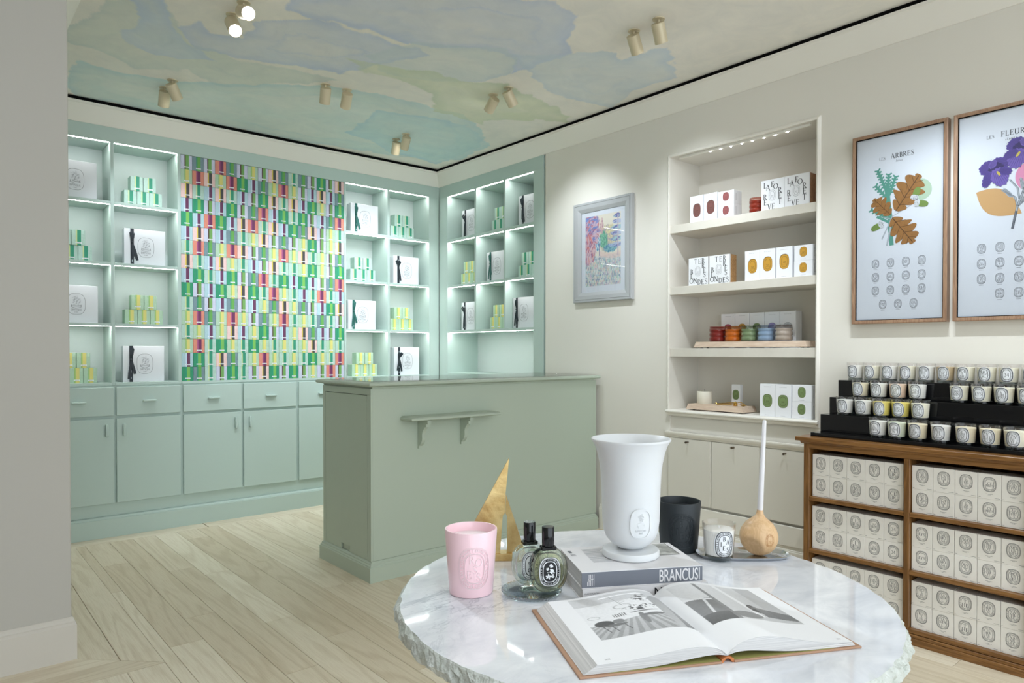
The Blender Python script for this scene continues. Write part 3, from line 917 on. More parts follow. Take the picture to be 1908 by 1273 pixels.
# ================================================================== MINT COUNTER
t = thing('sales_counter', 'sage green service counter with small bracket shelf on its long side', 'counter', (1.855, 3.345, 0))
LX, LY = 1.785, 0.585
PC = [(0.02, 0), (0.02, 0.08), (0.016, 0.083), (0.016, 0.088), (0.010, 0.095), (0.010, 0.1), (0.002, 0.108), (0.0, 0.11)]
def around(b, prof, x0, x1, y0, y1):
    """moulding swept round a rectangle"""
    n = len(prof)
    vs = []
    for d, z in prof:
        vs += [(x0 - d, y0 - d, z), (x1 + d, y0 - d, z), (x1 + d, y1 + d, z), (x0 - d, y1 + d, z)]
    fs = []
    for j in range(n - 1):
        for k in range(4):
            k2 = (k + 1) % 4
            fs.append((4 * j + k, 4 * j + k2, 4 * j + 4 + k2, 4 * j + 4 + k))
    fs.append((3, 2, 1, 0)); fs.append(tuple(4 * (n - 1) + k for k in range(4)))
    return b.add(vs, fs)
# body with a cable notch low in the end panel
body = MB()
body.box(0.0, LX - 0.012, 0, LY, 0.111, 1.05, 0.001)
body.build('body', 'mint_counter', t)
# end door (left face): flush panel with a shadow line and a cut-out at the bottom
rv = MB()
rv.box(-0.0012, 0.0, 0.040, 0.250, 0.1115, 1.014).box(-0.0012, 0.0, 0.352, 0.553, 0.1115, 1.014).box(-0.0012, 0.0, 0.250, 0.352, 0.146, 1.014).box(-0.0012, 0.0, 0.2535, 0.2765, 0.118, 0.1395)
rv.build('door_reveal', 'black_gap', t)
dp = MB()
y0, y1, ya, yb = 0.0425, 0.5505, 0.250, 0.352
dp.box(-0.012, -0.0013, y0, ya, 0.112, 1.0115, 0.0004)
dp.box(-0.012, -0.0013, yb, y1, 0.112, 1.0115, 0.0004)
dp.box(-0.012, -0.0013, ya, yb, 0.146, 1.0115, 0.0004)
dp.build('end_door', 'mint_counter', t)
fr = MB()
fr.box(-0.012, -0.0001, 0.0, 0.0395, 0.111, 1.05).box(-0.012, -0.0001, 0.5535, LY, 0.111, 1.05).box(-0.012, -0.0001, 0.0395, 0.5535, 1.0145, 1.05)
fr.build('end_frame', 'mint_counter', t)
around(MB(), PC, -0.008, LX - 0.030, 0, LY).build('plinth', 'mint_counter', t)
TOPP = [(0.004, 1.0505), (0.006, 1.058), (0.018, 1.062), (0.033, 1.063), (0.040, 1.067), (0.042, 1.073), (0.039, 1.080), (0.030, 1.084), (0.02, 1.085)]
around(MB(), TOPP, 0, LX - 0.052, 0, LY).build('counter_top', 'mint_counter', t, 35)
MB().box(-0.018, LX - 0.036, -0.018, LY + 0.018, 1.0855, 1.0915, 0.0015).build('glass_sheet', 'glass_clear', t)
# little shelf on two brackets
sh = around(MB(), [(-0.012, 0.867), (-0.004, 0.868), (0.003, 0.873), (0.003, 0.880), (-0.003, 0.887), (-0.012, 0.890), (-0.02, 0.8905)], 0.175, 0.80, -0.118, 0.02)
sh = sh.build('bracket_shelf', 'mint_counter', t, 35)
for bxp in (0.286, 0.583):
    pr = [(0, 0.702), (-0.014, 0.702), (-0.014, 0.716)]
    for k in range(9):
        a = k / 8
        pr.append((-0.018 - 0.056 * a - 0.010 * math.sin(2 * math.pi * a), 0.718 + 0.108 * a + 0.0 * a))
    pr += [(-0.074, 0.828), (-0.086, 0.828), (-0.086, 0.845), (-0.102, 0.845), (-0.102, 0.866), (0, 0.866)]
    MB().prism(pr, lambda a, b: (bxp, a, b), lambda a, b: (bxp + 0.024, a, b)).build('bracket', 'mint_counter', sh, 30)

# ================================================================== WHITE NICHE IN THE RIGHT WALL
NY0, NY1 = 1.775, 2.732
def frame_y(b, y0, y1, z0, z1, wd, x0, x1):
    """picture-frame moulding in a plane of constant x, mitred, running outward by wd"""
    prof = [(0, x1), (0, x0), (wd * 0.35, x0 - 0.002), (wd * 0.8, x0 + 0.004), (wd, x1)]
    vs = []
    for d, x in prof:
        vs += [(x, y0 - d, z0 - d), (x, y1 + d, z0 - d), (x, y1 + d, z1 + d), (x, y0 - d, z1 + d)]
    fs = []
    for j in range(len(prof) - 1):
        for k in range(4):
            k2 = (k + 1) % 4
            fs.append((4 * j + k, 4 * j + k2, 4 * j + 4 + k2, 4 * j + 4 + k))
    return b.add(vs, fs)
# shelves are pieces of the niche unit
t = thing('niche_shelving', 'white wall niche with three thick shelves and moulded surround', 'shelving', (XW, 2.25, 0.88))
o_ = Vector(t.location)
def np_(n, b, m='niche_white', sm=None):
    ob = b.build(n, m, t, sm); ob.location = -o_; return ob
np_('moulding', frame_y(MB(), NY0, NY1, 0.862, 2.49, 0.020, XW - 0.012, XW - 0.0004), 'white_trim')
for z0, z1 in ((2.004, 2.055), (1.613, 1.663), (1.219, 1.272)):
    np_('shelf', MB().box(XW - 0.002, XW + 0.309, NY0 + 0.0005, NY1 - 0.0005, z0, z1, 0.0015))
sill = [(0.0, 0.862), (0.022, 0.862), (0.030, 0.868), (0.030, 0.874), (0.022, 0.880), (0.0, 0.881)]
np_('sill', MB().prism(sill, lambda d, z: (XW - d, NY0 - 0.018, z), lambda d, z: (XW - d, NY1 + 0.016, z)).box(XW, XW + 0.309, NY0 + 0.0005, NY1 - 0.0005, 0.8585, 0.881), 'white_trim')
st = np_('light_strip', MB().box(XW + 0.02, XW + 0.032, NY0 + 0.05, NY1 - 0.05, 2.476, 2.4895), 'white_trim')
for k in range(8):
    y = 2.455 - k * (2.455 - 1.96) / 7
    ob = MB().lathe([(0.0045, 0), (0.0045, 0.003)], 10, (XW + 0.026, y, 2.4725)).build('bulb', 'led_dot', st)

# row of white drop fronts under the niche
rail = [(0, 0.706), (0.008, 0.706), (0.012, 0.714), (0.020, 0.722), (0.024, 0.734), (0.024, 0.742), (0.0, 0.742)]
MB().prism(rail, lambda d, z: (XW - d, 1.60, z), lambda d, z: (XW - d, NY1 + 0.022, z)).build('trim_9', 'white_trim', kind='structure')
doors = [('leftmost white flap cupboard under the niche, behind the vase', 2.420, 2.738), ('middle white flap cupboard under the niche with bronze knob', 2.098, 2.418), ('white flap cupboard under the niche next to wooden bookcase', 1.776, 2.096)]
for lab, y0, y1 in doors:
    c = thing('flap_cupboard', lab, 'cupboard', (XW, (y0 + y1) / 2, 0.30), group='flap cupboards under the niche')
    wv = (y1 - y0) / 2 - 0.0015
    MB().box(-0.012, 0.010, -wv, wv, 0.0, 0.4035, 0.0015).build('door', 'cabinet_white', c)
    k = MB().lathe([(0.0055, 0), (0.0055, 0.002), (0.003, 0.004), (0.003, 0.012), (0.0065, 0.016), (0.007, 0.026), (0.004, 0.032)], 14)
    k.xform(Matrix.Translation((-0.0122, 0.005, 0.385)) @ Matrix.Rotation(-math.pi / 2, 4, 'Y'))
    k.build('knob', 'bronze', c, 40)
MB().box(XW - 0.0162, XW - 0.0002, 1.64, 2.74, 0.174, 0.285, 0.002).build('trim_10', 'white_trim', kind='structure')

# ================================================================== PICTURES
def picture_frame(t, w, h, bar, depth, m, profile=None):
    """frame centred on local (0, 0) in the xz plane, front towards -Y, wall at y = 0"""
    prof = profile or [(0, 0), (0, -depth), (bar, -depth), (bar, -depth * 0.4)]
    vs = []
    for d, y in prof:
        vs += [(-w / 2 + d, y, -h / 2 + d), (w / 2 - d, y, -h / 2 + d), (w / 2 - d, y, h / 2 - d), (-w / 2 + d, y, h / 2 - d)]
    out = []
    names = ('bottom', 'right', 'top', 'left')
    for k in range(4):
        k2 = (k + 1) % 4
        b = MB()
        idx = []
        for j in range(len(prof)):
            idx += [vs[4 * j + k], vs[4 * j + k2]]
        b.add(idx, [(2 * j, 2 * j + 1, 2 * j + 3, 2 * j + 2) for j in range(len(prof) - 1)])
        out.append(b.build('frame_bar', m, t))
    return out

# grey framed woodland drawing
t = thing('framed_picture', 'grey framed drawing of a colourful wood on the white wall', 'picture', (XW, 3.300, 1.961), FACE_W2)
W, H = 0.548, 0.713
picture_frame(t, W, H, 0.072, 0.03, 'grey_frame', [(0, 0), (0, -0.026), (0.004, -0.030), (0.016, -0.030), (0.017, -0.027), (0.019, -0.027), (0.020, -0.030), (0.046, -0.028), (0.070, -0.016), (0.070, -0.008)])
MB().box(-W / 2 + 0.06, W / 2 - 0.06, -0.011, -0.003, -H / 2 + 0.06, H / 2 - 0.06).build('mount', 'mount_board', t)
def wood_col(u, v):
    n = lambda f, g, s: fbm(u * f, v * g, s)
    c = np.tile(np.array([236, 226, 206.0]), (len(u), 1))
    def lay(mask, col):
        nonlocal c
        mask = np.clip(mask, 0, 1)[:, None]
        c = c * (1 - mask) + np.array(col, float) * mask
    blob = lambda cx, cy, rx, ry, s: np.clip((1 - np.hypot((u - cx) / rx, (v - cy) / ry) + 0.5 * (n(14, 18, s) - 0.5)) * 9, 0, 1)
    st = lambda s: np.clip((n(60, 45, s) - 0.45) * 7, 0, 1)
    def ln(s, ang):      # drawn strokes
        a = u * 60 * math.cos(ang) + v * 80 * math.sin(ang); c_ = -u * 60 * math.sin(ang) + v * 80 * math.cos(ang)
        return np.clip((fbm(a * 0.18 + 3 * n(6, 6, s), c_ * 0.75, s) - 0.52) * 8, 0, 1)
    # meadow
    md = np.clip((0.44 - v + 0.05 * (n(5, 3, 1) - 0.5)) * 30, 0, 1)
    lay(md, (222, 226, 222))
    for s, col in ((2, (232, 170, 160)), (3, (140, 190, 205)), (4, (150, 205, 180)), (5, (176, 150, 190)), (6, (228, 200, 170)), (7, (90, 120, 160))):
        lay(md * np.clip((fbm(u * 55, v * 34, s * 7) - 0.58) * 9, 0, 1) * 0.8, col)
    lay(np.clip((0.05 - np.abs(v - 0.43 - 0.03 * np.sin(u * 6))) * 40, 0, 1) * (u > 0.4) * 0.7, (236, 196, 188))
    # distant trees
    b = blob(0.66, 0.66, 0.3, 0.2, 8); lay(b, (226, 214, 150)); lay(b * st(9) * 0.8, (150, 130, 170))
    b = blob(0.52, 0.63, 0.13, 0.13, 10); lay(b, (110, 190, 150)); lay(b * st(11), (50, 130, 110))
    b = blob(0.34, 0.60, 0.10, 0.11, 12); lay(b, (210, 232, 238)); lay(b * st(13), (60, 130, 180))
    b = blob(0.72, 0.51, 0.2, 0.06, 14); lay(b, (120, 180, 190)); lay(b * st(15), (40, 110, 150))
    b = blob(0.47, 0.84, 0.05, 0.13, 16); lay(b * 0.7, (226, 176, 176)); lay(b * st(17), (170, 110, 130))
    # right conifer
    for k in range(6):
        b = blob(0.9, 0.95 - k * 0.08, 0.10 + 0.028 * k, 0.035, 20 + k)
        lay(b * 0.8, (166, 182, 226) if k % 2 else (140, 196, 214)); lay(b * ln(30 + k, 0.3), (84, 84, 160))
    lay(np.clip((0.016 - np.abs(u - 0.92)) * 150, 0, 1) * (v > 0.4) * (v < 0.97), (196, 170, 190))
    # big purple tree on the left
    b = blob(0.14, 0.80, 0.28, 0.26, 40); lay(b, (214, 176, 196)); lay(b * ln(41, 0.7), (104, 76, 150)); lay(b * ln(42, -0.5), (206, 92, 100)); lay(b * ln(43, 0.2), (90, 120, 200))
    b = blob(0.10, 0.52, 0.22, 0.22, 44); lay(b * 0.9, (222, 178, 188)); lay(b * ln(45, 1.2), (130, 76, 130)); lay(b * ln(46, 1.8), (214, 100, 100))
    lay(np.clip((0.012 - np.abs(u - 0.40)) * 150, 0, 1) * (v > 0.42) * (v < 0.6), (90, 90, 150))
    return c * 0.74 + np.array([238, 232, 224.0]) * 0.26
pw, ph = 0.33, 0.495
me = colour_grid(130, 190, lambda u, v: (-pw / 2 + u * pw, np.full(len(u), -0.0115), -ph / 2 + 0.005 + v * ph), wood_col)
me.materials.append(MATS['print_colour'])
put('drawing', me, t)
MB().box(-W / 2 + 0.068, W / 2 - 0.068, -0.0145, -0.0135, -H / 2 + 0.068, H / 2 - 0.068).build('glazing', 'glass_pane', t)

# flat colours for the botanical posters
for n, c in dict(p_ochre=(152, 106, 56), p_ochre_d=(78, 50, 26), p_teal=(86, 148, 132), p_sage=(176, 198, 172), p_acorn=(116, 140, 70), p_acorn_d=(70, 92, 44), p_cup=(206, 208, 210), p_violet=(82, 64, 138), p_violet_d=(50, 38, 92), p_violet_l=(108, 88, 164), p_sand=(200, 158, 106), p_rose=(216, 140, 172), p_yellow=(196, 176, 84), p_stem=(170, 176, 182)).items():
    mat(n, c, 0.55)

def leaf_outline(lobes=4.3, n=90):
    """half-width profile of a lobed oak leaf, tip at v = 1"""
    pts = []
    for k in range(n + 1):
        v = k / n
        env = 0.40 * math.sin(math.pi * min(1, v * 0.93 + 0.05)) ** 0.8
        lob = abs(math.sin(math.pi * (lobes * v + 0.12))) ** 0.6
        pts.append((v, max(0.0, env * (0.36 + 0.66 * lob)) if v < 0.995 else 0.012))
    return pts
def oak_leaf(x, y, ln, ang, wd=1.0):
    pr = leaf_outline()
    ca, sa = math.cos(ang), math.sin(ang)
    T = lambda a, b: (x + a * ca - b * sa, y + a * sa + b * ca)
    L_, Rr = [], []
    quads, veins = [], []
    prev = None
    for v, hw in pr:
        k_ = 0.10 * hw * math.sin(9 * v)
        p = (T((v + 0.22 * hw + k_) * ln, hw * ln * wd), T((v + 0.22 * hw - k_) * ln, -hw * ln * wd * 0.95))
        if prev:
            quads.append([prev[0], prev[1], p[1], p[0]])
        prev = p
    veins += _ln(*T(0, 0), *T(ln * 0.97, 0), ln * 0.018)
    for k in range(4):
        v = 0.17 + 0.2 * k
        for s in (1, -1):
            veins += _ln(*T(v * ln, 0), *T((v + 0.14) * ln, s * 0.26 * ln * wd * (1 - 0.12 * k)), ln * 0.010)
    for k in range(26):
        r_ = random.Random(k * 7 + int(x * 1000))
        v = r_.uniform(0.1, 0.9); b_ = r_.uniform(-0.2, 0.2) * wd
        veins += _ln(*T(v * ln, b_ * ln), *T((v + 0.04) * ln, b_ * 1.25 * ln), ln * 0.005)
    return quads, veins

def flat(t, name, polys, y, m):
    b = MB()
    for i, q in enumerate(polys):
        b.add([(p[0], y - i * 1.5e-6, p[1]) for p in q], [tuple(range(len(q)))])
    return b.build(name, m, t)

def blob_poly(cx, cy, rx, ry, ang=0, n=40, p=2.0, egg=0.0):
    ca, sa = math.cos(ang), math.sin(ang)
    out = []
    for k in range(n):
        a = 2 * math.pi * k / n
        c, s = math.cos(a), math.sin(a)
        x = rx * math.copysign(abs(c) ** (2 / p), c); y = ry * math.copysign(abs(s) ** (2 / p), s) * (1 + egg * c)
        out.append((cx + x * ca - y * sa, cy + x * sa + y * ca))
    return out

def poster(label, yc, title, sub, draw, seals, cols, word_rows):
    t = thing('framed_poster', label, 'poster', (XW, yc, 1.8625), FACE_W2)
    W, H = 0.431, 0.944
    picture_frame(t, W, H, 0.017, 0.04, 'poster_frame', [(0, 0), (0, -0.040), (0.004, -0.041), (0.0165, -0.039), (0.0165, -0.028)])
    b = MB()
    for x0, x1, z0, z1 in ((-W / 2 + 0.0166, W / 2 - 0.0166, -H / 2 + 0.0166, -H / 2 + 0.0195), (-W / 2 + 0.0166, W / 2 - 0.0166, H / 2 - 0.0195, H / 2 - 0.0166), (-W / 2 + 0.0166, -W / 2 + 0.0195, -H / 2 + 0.0166, H / 2 - 0.0166), (W / 2 - 0.0195, W / 2 - 0.0166, -H / 2 + 0.0166, H / 2 - 0.0166)):
        b.box(x0, x1, -0.036, -0.022, z0, z1)
    b.build('inner_lip', 'black_gap', t)
    MB().box(-W / 2 + 0.012, W / 2 - 0.012, -0.026, -0.004, -H / 2 + 0.012, H / 2 - 0.012).build('backing', 'ink_soft', t)
    pap = MB().box(-W / 2 + 0.0155, W / 2 - 0.0155, -0.0285, -0.0262, -H / 2 + 0.0155, H / 2 - 0.0155).build('paper', 'poster_paper', t)
    y = -0.0288
    A = Art()
    tw = sum(GL[c][1] + 0.06 for c in title) * 0.026
    A.word('LES', -tw / 2 - 0.018, H / 2 - 0.130, 0.015)
    A.word(title, 0.016, H / 2 - 0.126, 0.024)
    rg = random.Random(5)
    for k in range(len(sub)):      # small italic subtitle
        x = 0.004 + (k - len(sub) / 2) * 0.0062
        A.line([(x, H / 2 - 0.156), (x + 0.0025, H / 2 - (0.146 if sub[k] in 'fltd' else 0.149))], 0.0014)
        A.line([(x, H / 2 - 0.1555), (x + 0.0038, H / 2 - 0.155)], 0.0010)
    A.to(front(y)).build('lettering', 'ink', pap)
    draw(pap, y)
    rng = random.Random(11)
    for i, (sx, sz) in enumerate(seals):
        s = seal(word_rows[i % len(word_rows)], 0.034, 0.043, rng)
        s.rect(-0.009, 0.009, -0.0285, -0.0275)
        s.to(front(y, sz, sx)).build('printed_seal', 'ink_soft', pap)
    MB().box(-W / 2 + 0.0168, W / 2 - 0.0168, -0.0335, -0.0325, -H / 2 + 0.0168, H / 2 - 0.0168).build('glazing', 'glass_pane', t)
    return t

def draw_trees(t, y):
    k = 0.00025
    flat(t, 'printed_shape', [blob_poly(0.085, 0.155, 0.062, 0.05, 0.4, egg=0.25)], y, 'p_sage')
    # conifer sprig
    sp = _ln(-0.03, -0.02, -0.055, 0.20, 0.022) + _ln(-0.052, 0.17, -0.098, 0.290, 0.013) + _ln(-0.05, 0.16, -0.045, 0.262, 0.012) + _ln(-0.045, 0.15, -0.012, 0.246, 0.012) + _ln(-0.05, 0.14, -0.108, 0.216, 0.011) + _ln(-0.03, -0.09, -0.04, 0.03, 0.020) + _ln(-0.04, 0.04, -0.13, 0.10, 0.012) + _ln(-0.035, 0.02, -0.10, 0.06, 0.012)
    for (x0, y0, x1, y1, nn) in ((-0.055, 0.18, -0.098, 0.290, 7), (-0.05, 0.16, -0.045, 0.262, 6), (-0.045, 0.15, -0.012, 0.246, 6), (-0.05, 0.14, -0.108, 0.216, 5), (-0.04, 0.04, -0.13, 0.10, 5)):
        dx, dy = x1 - x0, y1 - y0
        d = math.hypot(dx, dy)
        for j in range(nn):
            f_ = (j + 1.2) / (nn + 0.6)
            for s in (1, -1):
                px, py = x0 + dx * f_, y0 + dy * f_
                sp += _ln(px, py, px + (dx / d * 0.6 + s * -dy / d) * 0.014, py + (dy / d * 0.6 + s * dx / d) * 0.014, 0.0075)
    flat(t, 'printed_sprig', sp, y - k, 'p_teal')
    # twigs
    flat(t, 'printed_twig', _ln(-0.025, 0.055, -0.075, -0.055, 0.006) + _ln(-0.03, 0.05, 0.07, 0.10, 0.003) + _ln(-0.035, 0.04, -0.075, 0.055, 0.003) + _ln(-0.025, 0.055, -0.052, -0.090, 0.008), y - 2 * k, 'p_stem')
    for (x, z, ln, an, wd) in ((-0.012, 0.075, 0.190, 0.98, 0.95), (-0.035, 0.060, 0.120, 2.30, 0.95), (-0.028, 0.045, 0.165, -0.95, 0.95)):
        q, ve = oak_leaf(x, z, ln, an, wd)
        flat(t, 'printed_leaf', q, y - 3 * k, 'p_ochre')
        flat(t, 'printed_vein', ve, y - 4 * k, 'p_ochre_d')
    for (x, z, an) in ((0.098, 0.095, -0.25), (0.078, 0.142, 1.2), (-0.094, 0.012, 3.6)):
        ca, sa = math.cos(an), math.sin(an)
        flat(t, 'printed_acorn', [blob_poly(x + 0.008 * ca, z + 0.008 * sa, 0.027, 0.015, an, p=2.3)], y - 5 * k, 'p_acorn')
        cup = blob_poly(x - 0.016 * ca, z - 0.016 * sa, 0.0125, 0.0185, an, p=2.4)
        flat(t, 'printed_acorn_cup', [cup], y - 6 * k, 'p_cup')
        dots = []
        rg = random.Random(2)
        for j in range(34):
            a, rr = rg.uniform(0, 6.28), rg.random() ** 0.5
            u_, v_ = 0.011 * rr * math.cos(a), 0.016 * rr * math.sin(a)
            px, pz = x - 0.016 * ca + u_ * ca - v_ * sa, z - 0.016 * sa + u_ * sa + v_ * ca
            dots.append(blob_poly(px, pz, 0.0012, 0.0009, a, 6))
        flat(t, 'printed_dots', dots, y - 7 * k, 'ink_soft')

def draw_flowers(t, y):
    k = 0.00025
    # sand and rose shapes behind the stems
    sand = [(-0.128, 0.105)]
    for j in range(13):
        a = j / 12
        sand.append((-0.128 + 0.172 * a + 0.02 * math.sin(math.pi * a), 0.105 - 0.028 * a - 0.09 * a * a + 0.03 * math.sin(math.pi * a)))
    for j in range(13):
        a = 1 - j / 12
        sand.append((-0.128 + 0.172 * a - 0.035 * math.sin(math.pi * a), 0.105 - 0.118 * a - 0.045 * math.sin(math.pi * a)))
    flat(t, 'printed_shape', [sand], y, 'p_sand')
    flat(t, 'printed_shape', [blob_poly(0.075, 0.140, 0.055, 0.065, 0.3)], y, 'p_rose')
    stems = [([(0.010, -0.075), (0.028, 0.02), (0.045, 0.07), (0.075, 0.15)], 0.010), ([(0.028, 0.02), (0.020, 0.06), (-0.030, 0.10)], 0.008), ([(0.035, 0.05), (0.028, 0.10), (0.0, 0.14)], 0.007), ([(0.045, 0.07), (0.060, 0.11), (0.062, 0.16)], 0.007), ([(0.03, 0.02), (0.085, 0.07), (0.11, 0.12)], 0.007)]
    polys, inks = [], []
    for pts, wd in stems:
        for a, b in zip(pts, pts[1:]):
            polys += _ln(*a, *b, wd)
            inks += _ln(a[0] + wd * 0.3, a[1], b[0] + wd * 0.3, b[1], 0.0012)
            inks += _ln(a[0] - wd * 0.45, a[1], b[0] - wd * 0.45, b[1], 0.0010)
    for (x, z, l, a) in ((-0.008, 0.085, 0.055, 2.2), (0.045, 0.115, 0.06, 1.8), (0.085, 0.10, 0.07, 1.1), (0.06, 0.06, 0.08, 0.9)):
        polys.append(blob_poly(x, z, l / 2, 0.0085, a, 20, egg=-0.4))
        for s in (-0.004, 0.0, 0.004):
            inks += _ln(x - math.cos(a) * l * 0.4 - math.sin(a) * s, z - math.sin(a) * l * 0.4 + math.cos(a) * s, x + math.cos(a) * l * 0.4 - math.sin(a) * s, z + math.sin(a) * l * 0.4 + math.cos(a) * s, 0.0010)
    flat(t, 'printed_stem', polys, y - k, 'p_stem')
    flat(t, 'printed_line', inks, y - 2 * k, 'ink_soft')
    flat(t, 'printed_stem', _ln(0.010, -0.075, 0.024, 0.0, 0.0085), y - 2 * k, 'ink_grey')
    def iris(cx, cz, s, flip):
        petals = [((-0.030, 0.022), 0.036, 0.030, 0.5, 'p_violet'), ((0.018, 0.034), 0.034, 0.026, -0.4, 'p_violet'), ((0.0, 0.014), 0.030, 0.026, 0, 'p_violet_d'), ((-0.032, -0.030), 0.036, 0.019, 1.25, 'p_violet'), ((0.014, -0.026), 0.042, 0.032, -1.2, 'p_violet_l'), ((0.034, -0.004), 0.026, 0.018, -0.3, 'p_violet'), ((-0.012, 0.034), 0.020, 0.014, 0.9, 'p_violet_l')]
        for j, ((px, pz), rx, rz, an, m) in enumerate(petals):
            base = blob_poly(0, 0, rx * s, rz * s, an, 40)
            rg = random.Random(j)
            wavy = []
            for i, (a, b) in enumerate(base):
                f_ = 1 + 0.07 * math.sin(i * 2.1 + j) + 0.04 * math.sin(i * 0.9)
                wavy.append((cx + flip * (px * s + a * f_), cz + pz * s + b * f_))
            flat(t, 'printed_petal', [wavy], y - (3 + j) * k, m)
            lines = []
            for i in range(7):
                f_ = (i - 3) / 3.6
                a0 = (-rx * s * 0.75, f_ * rz * s * 0.5); a1 = (rx * s * 0.8, f_ * rz * s)
                q = []
                for a, b in (a0, a1):
                    q.append((cx + flip * (px * s + a * math.cos(an) - b * math.sin(an)), cz + pz * s + a * math.sin(an) + b * math.cos(an)))
                lines += _ln(*q[0], *q[1], 0.0009)
            flat(t, 'printed_line', lines, y - (3.5 + j) * k, 'p_violet_d')
        flat(t, 'printed_stamen', [blob_poly(cx + flip * 0.010 * s, cz - 0.010 * s, 0.012 * s, 0.005 * s, -1.0 * flip, 20)], y - 11 * k, 'p_yellow')
    iris(-0.052, 0.185, 1.0, 1)
    iris(0.040, 0.255, 1.05, -1)

tree_words = [['A', 'MB', 'RE'], ['BEN', 'JOI', 'N'], ['BAU', 'ME'], ['CH', 'ENE'], ['CU', 'IR'], ['CY', 'PRES'], ['FEU', 'BOIS'], ['34'], ['MA', 'QUI', 'S'], ['MU', 'SC'], ['MYR', 'RHE'], ['OLI', 'VE'], ['OPO', 'PA'], ['OU', 'D'], ['SA', 'NTA', 'L']]
seals = [(-0.105 + 0.070 * c, -0.175 - 0.067 * r) for r in range(3) for c in range(4)] + [(-0.070 + 0.070 * c, -0.378) for c in range(3)]
poster('tall oak framed poster of autumn oak leaves and acorns above the candles', 1.3590, 'ARBRES', 'trees', draw_trees, seals, 4, tree_words)
fl_words = [['AUB', 'EPI', 'NE'], ['CH', 'OIS', 'YA'], ['FRE', 'ESI', 'A'], ['GER', 'ANI'], ['GE', 'RAN'], ['IRI', 'S'], ['JAS', 'MIN'], ['LYS'], ['MI', 'MO', 'SA'], ['M', 'UG', 'UET'], ['RO', 'SES'], ['PI', 'VO'], ['TU', 'BER', 'EU'], ['VIO', 'LET']]
seals = [(-0.105 + 0.070 * c, -0.150 - 0.068 * r) for r in range(3) for c in range(4)] + [(-0.035 + 0.070 * c, -0.354) for c in range(2)]
poster('tall oak framed poster of purple irises at the right edge', 0.9045, 'FLEURS', 'flowers', draw_flowers, seals, 4, fl_words)

# ================================================================== CEILING SPOTLIGHTS
can = MB().lathe([(0.030, 0.004), (0.030, 0.0), (0.033, 0.0), (0.033, 0.094), (0.031, 0.096), (0.010, 0.096)], 28).mesh('can', 'lamp_metal', 40)
lens = MB().lathe([(0.0297, 0.0012), (0.0297, 0.0036)], 24).mesh('lens', 'lamp_lens', 40)
canopy = MB().lathe([(0.030, -0.004), (0.031, -0.002), (0.031, 0)], 28).mesh('canopy', 'lamp_metal', 40)
stem = MB().lathe([(0.0055, -0.046), (0.0055, -0.004)], 12).box(-0.009, 0.009, -0.006, 0.006, -0.052, -0.034, 0.002).mesh('stem', 'lamp_metal', 40)
SPOTS = [
 ((1.176, 3.349), (1.14, -0.90, 0.85), 60, 'ceiling spotlight at top left, nearer of the lit pair'),
 ((1.176, 3.507), (1.05, 1.00, 0.20), 50, 'ceiling spotlight at top left, further of the lit pair'),
 ((1.178, 4.589), (2.15, 5.33, 1.40), 34, 'ceiling spotlight nearest the pillar, right one of its pair'),
 ((1.174, 4.754), (1.22, 5.33, 2.00), 26, 'ceiling spotlight nearest the pillar, left one of its pair'),
 ((1.921, 4.046), (2.30, 5.33, 0.80), 50, 'ceiling spotlight before the box wall, left one of its pair'),
 ((2.063, 4.041), (2.40, 5.33, 1.55), 40, 'ceiling spotlight before the box wall, right one of its pair'),
 ((2.824, 4.567), (3.00, 5.33, 1.95), 26, 'ceiling spotlight nearest the corner, upper one of its pair'),
 ((2.834, 4.727), (3.00, 5.33, 1.80), 24, 'ceiling spotlight nearest the corner, lower one of its pair'),
 ((2.811, 2.175), (3.65, 2.40, 1.50), 40, 'ceiling spotlight over the niche, right one of its pair'),
 ((2.817, 2.338), (3.65, 2.55, 1.85), 34, 'ceiling spotlight over the niche, left one of its pair'),
 ((2.822, 3.351), (3.65, 3.45, 1.90), 40, 'ceiling spotlight aimed at the grey picture, above green mural'),
 ((2.822, 3.505), (2.95, 5.33, 1.40), 52, 'ceiling spotlight left of the one aimed at the picture'),
]
for (x, y), aim, pw_, lab in SPOTS:
    t = thing('ceiling_spotlight', lab, 'spotlight', (x, y, CEIL), group='pairs of ceiling spotlights')
    put('canopy', canopy, t); put('stem', stem, t)
    piv = Vector((0, 0, -0.046))
    d = (Vector(aim) - (Vector((x, y, CEIL)) + piv)).normalized()
    q = (-d).to_track_quat('Z', 'Y')
    base = piv + d * 0.070 + Vector((0, 0, 0.0)) + (-d.cross(Vector((0, 0, 1))).cross(d)) * 0.0
    c = put('can', can, t); c.rotation_mode = 'QUATERNION'; c.rotation_quaternion = q; c.location = base
    put('lens', lens, c)
    L_ = lamp('SPOT', 'spotlight_beam', (0, 0, 0), (0, 0, -1), pw_, COOL, spot_size=R(72), spot_blend=0.85, shadow_soft_size=0.028)
    L_.parent = t
    L_.location = base + d * 0.006
    L_.rotation_euler = d.to_track_quat('-Z', 'Y').to_euler()

